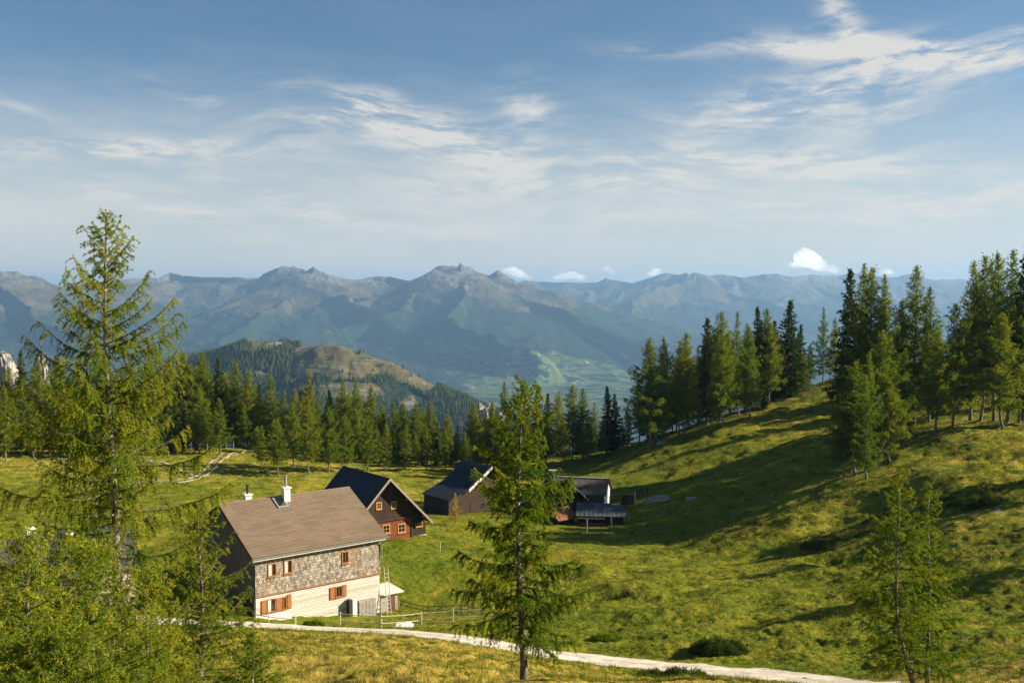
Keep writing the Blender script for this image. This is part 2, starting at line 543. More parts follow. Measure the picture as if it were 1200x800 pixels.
# ------------------------------------------------------------------ ground material
def ground_material():
    m, nt, b = mat('pasture')
    co = nt.coord('Object')
    n1 = nt.noise(.055, co, 4, .6); n2 = nt.noise(.33, co, 4, .65, .3); n3 = nt.noise(1.9, co, 4, .7); n4 = nt.noise(9, co, 3, .7)
    green = (.095, .145, .010); yel = (.205, .198, .014); straw = (.36, .26, .06); dk = (.032, .048, .006); brown = (.11, .078, .024)
    k = nt.math('ADD', nt.math('MULTIPLY', n1, .45), nt.math('ADD', nt.math('MULTIPLY', n2, .35), nt.math('MULTIPLY', n3, .2)))
    c = nt.mix(nt.ramp(k, .36, .62), green, yel)
    # darker tufts
    c = nt.mix(nt.math('MULTIPLY', nt.ramp(nt.math('ADD', nt.math('MULTIPLY', n3, .6), nt.math('MULTIPLY', n2, .4)), .49, .37), .85), c, dk)
    c = nt.mix(nt.math('MULTIPLY', nt.ramp(n4, .52, .40), .55), c, dk)
    c = nt.mix(nt.math('MULTIPLY', nt.ramp(n4, .58, .68), .45), c, (.34, .28, .06))
    nb_ = nt.noise(.22, nt.mapping(co, (1, 1.6, 1), (13, 5, 0)), 4, .7)
    c = nt.mix(nt.math('MULTIPLY', nt.ramp(nb_, .58, .70), .5), c, (.14, .115, .025))
    # bleached straw patches, more of them on the near slope
    nr = nt.attr('straw')
    s = nt.math('ADD', nt.math('ADD', nt.math('MULTIPLY', n2, .5), nt.math('MULTIPLY', n3, .5)), nt.math('MULTIPLY', nr, .16))
    c = nt.mix(nt.math('MULTIPLY', nt.ramp(s, .56, .66), .75), c, straw)
    rg = nt.attr('rough')
    rr = nt.ramp(nt.math('ADD', nt.math('MULTIPLY', rg, .55), nt.math('MULTIPLY', nt.math('ADD', n3, n2), .5)), .80, 1.05)
    c = nt.mix(rr, c, nt.mix(nt.ramp(n4, .4, .6), (.04, .045, .012), brown))
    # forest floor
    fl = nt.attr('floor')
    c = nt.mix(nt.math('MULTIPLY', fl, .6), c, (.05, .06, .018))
    # pale bare stones showing through
    v = nt.new('ShaderNodeTexVoronoi'); v.inputs['Scale'].default_value = .55; nt.link(co, v.inputs['Vector'])
    st = nt.math('MULTIPLY', nt.ramp(v.outputs['Distance'], .10, .06), nt.ramp(n1, .5, .62))
    c = nt.mix(st, c, (.42, .40, .35))
    nt.set(b.inputs['Base Color'], c)
    b.inputs['Roughness'].default_value = 1; b.inputs['Specular IOR Level'].default_value = .05
    h = nt.math('ADD', nt.math('MULTIPLY', n3, 1.0), nt.math('MULTIPLY', n4, .45))
    nt.link(nt.bump(h, 1.0, .17), b.inputs['Normal'])
    M['pasture'] = m


ground_material()


def polar_sheet(name, rs, ths, zf, material, kind='structure', attrs=None):
    Rr, Th = np.meshgrid(rs, ths, indexing='ij')
    X = Rr * np.sin(Th); Y = Rr * np.cos(Th)
    Z = zf(X, Y)
    V = np.stack([X, Y, Z], -1).reshape(-1, 3)
    nr, na = len(rs), len(ths)
    i = np.arange(nr - 1)[:, None] * na; j = np.arange(na - 1)[None]
    f = np.stack([i + j, i + j + 1, i + na + j + 1, i + na + j], -1).reshape(-1, 4)[:, ::-1]
    me = bpy.data.meshes.new(name)
    me.vertices.add(len(V)); me.vertices.foreach_set('co', V.astype(np.float32).ravel())
    me.loops.add(f.size); me.loops.foreach_set('vertex_index', f.ravel().astype(np.int32))
    me.polygons.add(len(f)); me.polygons.foreach_set('loop_start', (np.arange(len(f)) * 4).astype(np.int32))
    me.update(calc_edges=True)
    me.polygons.foreach_set('use_smooth', np.full(len(f), True))
    for k, a in (attrs(X, Y, Z) if attrs else {}).items():
        at = me.attributes.new(k, 'FLOAT', 'POINT'); at.data.foreach_set('value', a.astype(np.float32).ravel())
    me.materials.append(material)
    o = bpy.data.objects.new(name, me); COL.objects.link(o); o['kind'] = kind
    return o


def in_poly(px, py, poly):
    c = np.zeros(np.shape(px), bool)
    n = len(poly)
    for i in range(n):
        x1, y1 = poly[i]; x2, y2 = poly[(i + 1) % n]
        c ^= ((y1 > py) != (y2 > py)) & (px < (x2 - x1) * (py - y1) / (y2 - y1 + 1e-12) + x1)
    return c


def ground_attrs(X, Y, Z):
    rough = np.zeros(X.shape)
    for (c, L, W, an, h) in FEATP:
        if abs(h) < .3:
            continue
        dx = X - c[0]; dy = Y - c[1]
        a = (dx * math.cos(an) + dy * math.sin(an)) / L / 1.2; bb = (-dx * math.sin(an) + dy * math.cos(an)) / W / 1.5
        rough = np.maximum(rough, np.exp(-(a * a + bb * bb)) * min(.8, .35 + abs(h) * .3))
    rough = np.maximum(rough, .6 * smooth(.25, .8, fbm(X / 14, Y / 9, 2)) * smooth(20, 50, X) * smooth(70, 90, Y))
    straw = 1 - smooth(62, 72, np.hypot(X, Y)) + .35 * smooth(20, 60, X) + .5 * smooth(140, 190, Y) * (X < 10)
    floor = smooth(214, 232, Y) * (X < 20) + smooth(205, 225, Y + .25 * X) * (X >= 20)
    return {'rough': rough, 'straw': np.clip(straw, 0, 1), 'floor': np.clip(floor, 0, 1)}


a_in = np.linspace(-R_(29.5), R_(29.5), 760)
ths = np.concatenate([np.linspace(-R_(80), -R_(29.6), 50), a_in, np.linspace(R_(29.6), R_(80), 50)])
rs = np.concatenate([np.linspace(.5, 25, 30), np.linspace(25.2, 62, 200), 62 * np.exp(np.linspace(.004, math.log(240 / 62), 520)), 240 * np.exp(np.linspace(.012, math.log(900 / 240), 70))])
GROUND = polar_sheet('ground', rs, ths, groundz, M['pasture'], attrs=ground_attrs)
# behind the camera
bk = np.linspace(R_(80), R_(280), 60)
polar_sheet('ground', np.concatenate([np.linspace(.5, 60, 40), np.linspace(64, 900, 30)]), bk, lambda x, y: groundz(x, y, False), M['pasture'], attrs=ground_attrs)


def gravel_material(name='gravel', k=1.0):
    m, nt, b = mat(name)
    co = nt.coord()
    n = nt.noise(.7, co, 4, .6); n2 = nt.noise(7, co, 4, .7)
    c = nt.mix(nt.ramp(n, .35, .65), (.47 * k, .43 * k, .37 * k), (.66 * k, .62 * k, .55 * k))
    c = nt.mix(nt.math('MULTIPLY', nt.ramp(n2, .55, .4), .4), c, (.33, .29, .23))
    ed = nt.math('ADD', nt.attr('tint'), nt.math('MULTIPLY', nt.math('SUBTRACT', nt.noise(1.6, co, 5, .7), .5), 2.6))
    c = nt.mix(nt.math('MULTIPLY', nt.ramp(ed, .25, -.25), .75), c, (.27, .24, .10))
    nt.set(b.inputs['Base Color'], c); b.inputs['Roughness'].default_value = 1; b.inputs['Specular IOR Level'].default_value = .1
    nt.link(nt.bump(n2, .6, .03), b.inputs['Normal'])
    M[name] = m


gravel_material()
gravel_material('dirt', .62)


def ribbon(name, C, width, material, lift=.05, crown=.04, nx=15):
    C = np.asarray(C)
    T = np.gradient(C, axis=0); T /= np.linalg.norm(T, axis=1)[:, None]
    N = np.stack([-T[:, 1], T[:, 0]], 1)
    s = np.cumsum(np.r_[0, np.linalg.norm(np.diff(C, axis=0), axis=1)])
    wl = width / 2 * (1 + .16 * fbm(s / 2.6, s * 0 + 3.3, 3) + .10 * pnoise(s / .9, s * 0 + 1)); wr = width / 2 * (1 + .16 * fbm(s / 2.3, s * 0 + 8.8, 3) + .10 * pnoise(s / .8, s * 0 + 5))
    q = np.linspace(-1, 1, nx)
    off = np.where(q[None] < 0, q[None] * wl[:, None], q[None] * wr[:, None])
    X = C[:, :1] + N[:, :1] * off; Y = C[:, 1:2] + N[:, 1:2] * off
    Z = groundz(X, Y) + lift + crown * (1 - q[None] ** 2) - .03 * (np.abs(q[None]) > .99)
    V = np.stack([X, Y, Z], -1).reshape(-1, 3)
    i = np.arange(len(C) - 1)[:, None] * nx; j = np.arange(nx - 1)[None]
    f = np.stack([i + j, i + nx + j, i + nx + j + 1, i + j + 1], -1).reshape(-1, 4)[:, ::-1]
    qm = np.abs((q[:-1] + q[1:]) / 2); rut = np.exp(-((qm - .48) / .22) ** 2)
    g = Geo(); g.add(V, f, 0, np.tile(rut, len(C) - 1))
    o = g.obj(name, material, smooth_=True); o['kind'] = 'structure'
    return o


ribbon('gravel_road', ROAD, 4.3, M['gravel'])
ribbon('footpath', TRK1, .9, M['dirt'], .09)
for sgn in (-1, 1):
    T = np.gradient(TRK2, axis=0); T /= np.linalg.norm(T, axis=1)[:, None]
    N = np.stack([-T[:, 1], T[:, 0]], 1)
    ribbon('cart_track', TRK2 + N * sgn * .8, .5, M['dirt'], .08)

# ------------------------------------------------------------------ far terrain: valley and mountain ranges
BASE = -960.0


def P3(a):
    return np.array([pt(px, py, d) for px, py, d in a])


def jag(P, step, amp, seed):
    """resample a ridge line in 3D and roughen it sideways"""
    C = curve(P, step)
    s = np.cumsum(np.r_[0, np.linalg.norm(np.diff(C[:, :2], axis=0), axis=1)])
    C = C.copy()
    return C


HILLA = np.array([0, 0, -9.0]) + P3([(120, 440, 2900), (200, 416, 2800), (257, 408, 2700), (283, 402, 2620), (303, 396, 2600), (323, 394, 2580), (347, 398, 2600), (360, 402, 2600), (377, 401, 2560), (390, 399, 2540), (400, 400, 2530), (423, 408, 2520),
            (437, 414, 2520), (457, 427, 2500), (483, 442, 2480), (503, 452, 2450), (527, 460, 2430), (557, 473, 2400), (590, 492, 2380), (640, 520, 2350)])
RB = P3([(-180, 330, 10500), (-90, 322, 10300), (-40, 326, 10000), (0, 317, 9800), (20, 318, 9900), (45, 330, 10200), (75, 336, 10600), (120, 331, 11200), (160, 325, 11800), (185, 326, 12200), (200, 319, 12400), (215, 323, 12300), (240, 325, 12100),
         (280, 324, 12000), (305, 326, 12000), (330, 317, 12000), (344, 311.5, 11900), (358, 318.5, 11600), (367, 312, 11000), (385, 321, 11000), (405, 327, 11200), (423, 327, 11400), (437, 324, 11500), (457, 324, 11500), (480, 329, 11300),
         (497, 328, 11200), (508, 318, 11100), (513, 324, 11000), (523, 320, 10900), (534, 314.5, 10800), (540, 307.5, 10800), (546, 313, 10800), (551, 311.5, 10900), (560, 318, 10900), (573, 322, 11000), (583, 315.5, 11000), (593, 323, 11100), (607, 331, 11200),
         (628, 349, 11400), (650, 367, 11700), (683, 387, 12000), (717, 403, 12300), (745, 419, 12500), (780, 436, 12600)])
RC = P3([(560, 330, 16800), (600, 331, 16800), (617, 328, 16800), (627, 330, 16800), (660, 331, 16400), (700, 331, 16400), (710, 325.5, 16400), (722, 329, 16400), (740, 332, 16000), (760, 326, 15600), (780, 319, 15600), (790, 321, 15600), (797, 322, 15200),
         (805, 319, 14400), (811, 322, 14800), (818, 319, 16000), (827, 323, 16000), (847, 322, 16000), (860, 323, 16000), (870, 325, 15600), (885, 323, 15600), (897, 321, 15600), (910, 320.5, 15600), (925, 324, 15600), (947, 321.5, 16400), (960, 322, 16400),
         (980, 323, 16800), (1000, 320, 16800), (1040, 325, 16000), (1070, 321, 16000), (1095, 328, 16000), (1125, 327, 16400), (1170, 331, 16400), (1220, 326, 16400), (1300, 330, 16800), (1400, 326, 16800)])
SP = [  # explicit spurs, with lateral spread length
    (P3([(805, 319, 14400), (785, 328, 13840), (763, 339, 13280), (737, 362, 12480), (717, 385, 11840), (700, 405, 11200)]), 520),
    (P3([(870, 325, 15600), (850, 340, 14640), (817, 362, 13600), (783, 392, 12400), (765, 410, 11680)]), 600),
    (P3([(950, 321.5, 16400), (925, 338, 15200), (900, 355, 14000), (860, 385, 12800)]), 620),
    (P3([(1040, 325, 16000), (1020, 345, 14800), (985, 370, 13200), (950, 400, 12000)]), 700),
    (P3([(700, 331, 16400), (685, 350, 15200), (668, 372, 14000), (655, 385, 13200)]), 550),
    (P3([(740, 332, 16000), (725, 348, 14800), (705, 362, 14000)]), 500),
    (P3([(367, 315.5, 11000), (385, 337, 10300), (408, 352, 9800), (440, 366, 9400), (480, 385, 9000), (520, 408, 8600)]), 620),
    (P3([(367, 315.5, 11000), (345, 338, 10300), (320, 352, 9800), (290, 368, 9300), (250, 395, 8700)]), 550),
    (P3([(330, 317, 12000), (305, 340, 11200), (275, 355, 10500), (245, 362, 10000)]), 420),
    (P3([(200, 319, 12400), (225, 340, 11600), (235, 358, 11000), (215, 380, 10000)]), 450),
    (P3([(200, 319, 12400), (170, 345, 11400), (130, 372, 10500), (110, 395, 9800)]), 450),
    (P3([(0, 317, 9800), (25, 338, 9200), (60, 362, 8700), (95, 385, 8300)]), 420),
    (P3([(0, 317, 9800), (-30, 350, 9000), (-60, 380, 8400)]), 420),
    (P3([(437, 324, 11500), (447, 338, 11000), (465, 352, 10500), (500, 372, 10000), (540, 396, 9500), (570, 415, 9000)]), 450),
    (P3([(540, 311.5, 10800), (552, 332, 10400), (575, 352, 10000), (605, 375, 9700), (640, 400, 9400), (680, 425, 9100)]), 600),
    (P3([(540, 311.5, 10800), (528, 330, 10500), (515, 345, 10300), (505, 358, 10100)]), 330),
    (P3([(508, 321.5, 11100), (495, 342, 10700), (480, 352, 10500)]), 300),
    (P3([(583, 315.5, 11000), (598, 336, 10800), (622, 358, 10600), (655, 380, 10500), (700, 410, 10300)]), 450),
    (P3([(240, 325, 12100), (262, 345, 11300), (275, 372, 10400)]), 380),
]


def spurs(ridge, n, L, dz, seed, lat):
    r = np.random.default_rng(seed)
    C = curve(ridge, 150)
    out = []
    for k in range(n):
        i = int((k + .5 + r.uniform(-.3, .3)) / n * (len(C) - 3)) + 1
        t = C[i + 1] - C[i - 1]; t = t[:2] / np.linalg.norm(t[:2])
        nrm = np.array([t[1], -t[0]])
        if nrm[1] > 0:
            nrm = -nrm
        a = r.uniform(-.45, .45)
        d = np.array([nrm[0] * math.cos(a) - nrm[1] * math.sin(a), nrm[0] * math.sin(a) + nrm[1] * math.cos(a)])
        LL = L * r.uniform(.6, 1.2); p = C[i].copy(); P = [p.copy()]
        for q in range(1, 7):
            a2 = r.uniform(-.25, .25)
            d = np.array([d[0] * math.cos(a2) - d[1] * math.sin(a2), d[0] * math.sin(a2) + d[1] * math.cos(a2)])
            p = p.copy(); p[:2] += d * LL / 6
            p[2] = C[i][2] - dz * (q / 6) ** .85 * r.uniform(.92, 1.08)
            P.append(p.copy())
        out.append((np.array(P), lat * r.uniform(.7, 1.2)))
    return out


AUTO = spurs(RB, 26, 3000, 780, 3, 380) + spurs(RC, 22, 3600, 800, 5, 420)


def seg_height(X, Y, P, lat, H, base=BASE, sharp=1.0):
    for a, b in zip(P[:-1], P[1:]):
        ab = b[:2] - a[:2]; L2 = (ab ** 2).sum() + 1e-9
        t = np.clip(((X - a[0]) * ab[0] + (Y - a[1]) * ab[1]) / L2, 0, 1)
        d = np.hypot(X - a[0] - t * ab[0], Y - a[1] - t * ab[1]); ee = lat * .09; d = np.sqrt(d * d + ee * ee) - ee
        h = a[2] + (b[2] - a[2]) * t
        z = base + (h - base) * np.exp(-(d / lat) ** sharp)
        np.maximum(H, z, out=H)
    return H


def farz(X, Y):
    sh = X.shape; X = X.ravel(); Y = Y.ravel()
    r = np.hypot(X, Y)
    wx = 170 * fbm(X / 1500, Y / 1500, 4, .55); wy = 170 * fbm(X / 1500 + 40, Y / 1500 - 30, 4, .55)
    near_w = smooth(5000, 8000, r)
    Xw = X + wx * near_w; Yw = Y + wy * near_w
    H = np.full(X.shape, BASE)
    far = r > 6000
    Hf = H[far]; xf = Xw[far]; yf = Yw[far]
    seg_height(xf, yf, RB, 2300, Hf); seg_height(xf, yf, RC, 1900, Hf)
    for P, l in SP + AUTO:
        seg_height(xf, yf, P, l * 1.3, Hf, base=BASE - 500)
    H[far] = Hf
    up = np.clip((H - BASE) / 900, 0, 1)
    rg = ridged(X / 900, Y / 900, 5, .55)
    rg2 = ridged(X / 2400 + 3, Y / 2400, 3, .5)
    H = H + (rg * 40 + rg2 * 36 - 120) * smooth(.08, .6, up) * smooth(6000, 8000, r)
    # exact skyline: unwarped ridge lines keep their height
    Hs = np.full(X.shape, -3000.0)
    hs = Hs[far]; seg_height(X[far], Y[far], RB, 230, hs, base=BASE + 300); seg_height(X[far], Y[far], RC, 330, hs, base=BASE + 300); Hs[far] = hs
    H = np.maximum(H, Hs)
    H = H + (9 * fbm(X / 380, Y / 380, 2) + 6 * ridged(X / 520, Y / 520, 2) - 5) * up
    ang = np.arctan2(X, Y)
    tilt = -960 + .158 * (r - 8000) + 36 * fbm(X / 1500, Y / 1500 + 7, 3) + 7 * ridged(X / 500 + 3, Y / 700, 3)
    tilt = tilt + (-430) * smooth(R_(2.5), R_(12), ang + .03 * fbm(X / 900, Y / 900, 2)) 
    H = np.where((r > 6600) & (r < 12500), np.maximum(H, np.minimum(tilt, -520)), H)
    # the wooded hill in the middle distance
    nearm = r < 7000
    Xn = X[nearm] + 26 * fbm(X[nearm] / 240, Y[nearm] / 240, 3) ; Yn = Y[nearm] + 26 * fbm(X[nearm] / 240 + 9, Y[nearm] / 240, 3)
    h = np.full(Xn.shape, -3000.0)
    seg_height(Xn, Yn, HILLA, 900, h, base=BASE)
    seg_height(X[nearm], Y[nearm], HILLA, 260, h, base=BASE)
    hn = 6 * fbm(X[nearm] / 170, Y[nearm] / 170, 4) + 2.5 * ridged(X[nearm] / 60, Y[nearm] / 60, 3) - 4
    h = h + hn * (h > BASE + 150)
    H[nearm] = np.maximum(H[nearm], h)
    # slope from our shelf down to the valley
    sl = -90 - (r - 600) * .42 + 12 * fbm(X / 200, Y / 200, 3)
    H = np.maximum(H, np.maximum(sl, BASE + 6 * fbm(X / 900, Y / 900, 3)))
    return H.reshape(sh)


CLEAR = [[(336, 448), (346, 410), (360, 398), (372, 385), (405, 380), (445, 398), (478, 424), (515, 452), (505, 462), (482, 452), (470, 447), (452, 440), (430, 442), (415, 446), (395, 444), (375, 438), (355, 444)],
         [(280, 410), (292, 398), (300, 385), (326, 384), (330, 403), (316, 410), (298, 413)], [(365, 455), (400, 446), (440, 450), (455, 462), (420, 470), (380, 466)], [(296, 432), (320, 438), (318, 446), (298, 440)], [(470, 470), (484, 462), (495, 480), (480, 484)]]


def clear_mask(X, Y, Z):
    px, py = proj(X, Y, Z)
    r = np.hypot(X, Y)
    px = px + 5 * fbm(X / 60, Y / 60, 3); py = py + 2.5 * fbm(X / 60 + 5, Y / 60, 3)
    m = np.zeros(X.shape, bool)
    for poly in CLEAR:
        m |= in_poly(px, py, poly)
    return m & (r > 1500) & (r < 3200)


FIELDS = [[(495, 400), (520, 398), (560, 405), (600, 408), (650, 410), (700, 425), (740, 440), (745, 480), (700, 500), (640, 500), (590, 490), (560, 470), (530, 440), (505, 420)]]


def mountain_material():
    m, nt, b = mat('mountain_slopes')
    co = nt.coord('Object')
    sep = nt.new('ShaderNodeSeparateXYZ'); nt.link(co, sep.inputs[0])
    z = sep.outputs[2]
    n1 = nt.noise(.0009, co, 6, .62); n2 = nt.noise(.004, co, 5, .65); n3 = nt.noise(.018, co, 4, .7)
    zz = nt.math('ADD', z, nt.math('MULTIPLY', nt.math('SUBTRACT', n1, .5), 620)); zz = nt.math('ADD', zz, nt.math('MULTIPLY', nt.math('SUBTRACT', n2, .5), 420))
    forest = nt.mix(nt.ramp(n3, .35, .65), (.012, .022, .014), (.026, .042, .022))
    alp = nt.mix(nt.ramp(n2, .35, .65), (.048, .052, .032), (.095, .080, .052))
    rock = nt.mix(nt.ramp(n3, .3, .7), (.09, .082, .074), (.19, .17, .155))
    c = nt.mix(nt.ramp(zz, -190, -60), forest, alp)
    c = nt.mix(nt.ramp(nt.math('ADD', zz, nt.math('MULTIPLY', nt.math('SUBTRACT', n3, .5), 500)), 90, 330), c, rock)
    # clearings in the forest belt
    cl = nt.ramp(nt.math('ADD', nt.math('MULTIPLY', n1, .4), nt.math('MULTIPLY', n2, .6)), .60, .64)
    c = nt.mix(nt.math('MULTIPLY', cl, .7), c, (.13, .11, .055))
    # hay meadows on the lower slopes: long strips following the slope
    f = nt.attr('fields')
    w = nt.noise(.0035, nt.mapping(co, (.45, 1.0, 2.0), (0, 0, 0), (0, 0, .5)), 3, .6, .6)
    w2 = nt.noise(.011, nt.mapping(co, (.6, 1.0, 2.0), (40, 0, 0), (0, 0, .5)), 3, .6, .4)
    fw = nt.math('ADD', nt.math('MULTIPLY', w, .38), nt.math('MULTIPLY', w2, .62))
    fm = nt.math('MULTIPLY', f, nt.ramp(fw, .455, .49))
    c = nt.mix(fm, c, nt.mix(nt.ramp(n2, .4, .6), (.066, .115, .032), (.10, .125, .048)))
    # hamlets: tiny pale specks
    v = nt.new('ShaderNodeTexVoronoi'); v.inputs['Scale'].default_value = .012; nt.link(co, v.inputs['Vector'])
    sp = nt.math('MULTIPLY', nt.math('MULTIPLY', nt.ramp(v.outputs['Distance'], .16, .10), fm), nt.ramp(n2, .5, .55))
    c = nt.mix(sp, c, (.65, .6, .55))
    # felled hillside
    k = nt.attr('cleared')
    cc = nt.mix(nt.ramp(nt.noise(.02, co, 4, .7), .38, .62), (.115, .092, .048), (.078, .086, .036))
    cc = nt.mix(nt.ramp(nt.noise(.05, nt.mapping(co, (.35, .35, 2.4)), 3, .7), .58, .63), cc, (.17, .16, .14))
    cc = nt.mix(nt.ramp(nt.noise(.06, nt.mapping(co, (.35, .35, 2.4), (7, 3, 1)), 3, .7), .60, .64), cc, (.03, .045, .025))
    c = nt.mix(k, c, cc)
    nt.set(b.inputs['Base Color'], c); b.inputs['Roughness'].default_value = 1; b.inputs['Specular IOR Level'].default_value = 0.0
    h = nt.math('ADD', nt.math('MULTIPLY', n2, 50), nt.math('MULTIPLY', n3, 16))
    bp = nt.new('ShaderNodeBump'); bp.inputs['Strength'].default_value = .8; bp.inputs['Distance'].default_value = 1.0; nt.link(h, bp.inputs['Height'])
    nt.link(nt.math('SUBTRACT', .8, nt.math('MULTIPLY', nt.attr('cleared'), .68)), bp.inputs['Strength'])
    nt.link(bp.outputs[0], b.inputs['Normal'])
    M['mountain_slopes'] = m


mountain_material()


def mount_attrs(X, Y, Z):
    px, py = proj(X, Y, Z)
    r = np.hypot(X, Y)
    f = np.zeros(X.shape, bool)
    qx = px + 9 * fbm(X / 500, Y / 500, 3); qy = py + 5 * fbm(X / 500 + 5, Y / 500, 3)
    for p in FIELDS:
        f |= in_poly(qx, qy, p)
    f &= r > 5000
    return {'fields': f.astype(float), 'cleared': clear_mask(X, Y, Z).astype(float)}


tf = np.concatenate([np.linspace(-R_(60), -R_(30.2), 60), np.linspace(-R_(30), R_(30), 900), np.linspace(R_(30.2), R_(60), 60)])
rf = np.concatenate([np.linspace(600, 1500, 30), np.linspace(1510, 3000, 230), np.linspace(3030, 7600, 60), np.linspace(7630, 12900, 280), np.linspace(12940, 18000, 220), np.linspace(18100, 26000, 25)])
MOUNT = polar_sheet('mountains', rf, tf, farz, M['mountain_slopes'], attrs=mount_attrs)


# far-off conifer wood on the middle hill: nobody could count it
def far_wood():
    r = np.random.default_rng(21)
    n = 95000
    th = r.uniform(-R_(27), R_(9), n); rr = np.sqrt(r.uniform(1700 ** 2, 2950 ** 2, n))
    X = rr * np.sin(th); Y = rr * np.cos(th)
    Z = farz(X, Y)
    cm = clear_mask(X, Y, Z)
    px, py = proj(X, Y, Z)
    dens = fbm(X / 130, Y / 130, 3)
    keep = (~cm | (r.random(n) < .012)) & (py < 505) & (px > -30) & (dens > -.42)
    X, Y, Z = X[keep], Y[keep], Z[keep]
    n = len(X)
    h = r.uniform(8, 17, n); w = h * r.uniform(.17, .24, n)
    k = 5
    a = np.arange(k) / k * 2 * np.pi
    V = []; Fc = []
    rings = [(.08, 1.0), (.55, .62), (.5, .42)]
    base = np.stack([X, Y, Z], 1)
    ph = r.uniform(0, 6, n)
    ring = lambda zf_, wf: np.stack([base[:, None, 0] + (w * wf)[:, None] * np.cos(a[None] + ph[:, None]), base[:, None, 1] + (w * wf)[:, None] * np.sin(a[None] + ph[:, None]),
                                     np.broadcast_to((base[:, 2] + h * zf_)[:, None], (n, k))], -1)
    r1 = ring(.05, 1.0); r2 = ring(.5, .55)
    top = np.stack([X, Y, Z + h], 1)[:, None]
    V = np.concatenate([r1, r2, top], 1)  # n, 2k+1, 3
    m_ = 2 * k + 1
    o = np.arange(n)[:, None, None] * m_
    j = np.arange(k); j2 = (j + 1) % k
    quads = np.stack([j, j2, j2 + k, j + k], -1)[None] + o
    tris = np.stack([j + k, j2 + k, np.full(k, 2 * k)], -1)[None] + o
    g = Geo()
    tt = r.random(n)
    g.add(V.reshape(-1, 3), quads.reshape(-1, 4), 0, np.repeat(tt, k))
    g2 = tris.reshape(-1, 3)
    g.f.append(g2); g.m.append(np.zeros(len(g2))); g.t.append(np.repeat(tt, k))
    ob = g.obj('distant_wood', M['spruce'])
    ob['kind'] = 'stuff'
    return ob


far_wood()

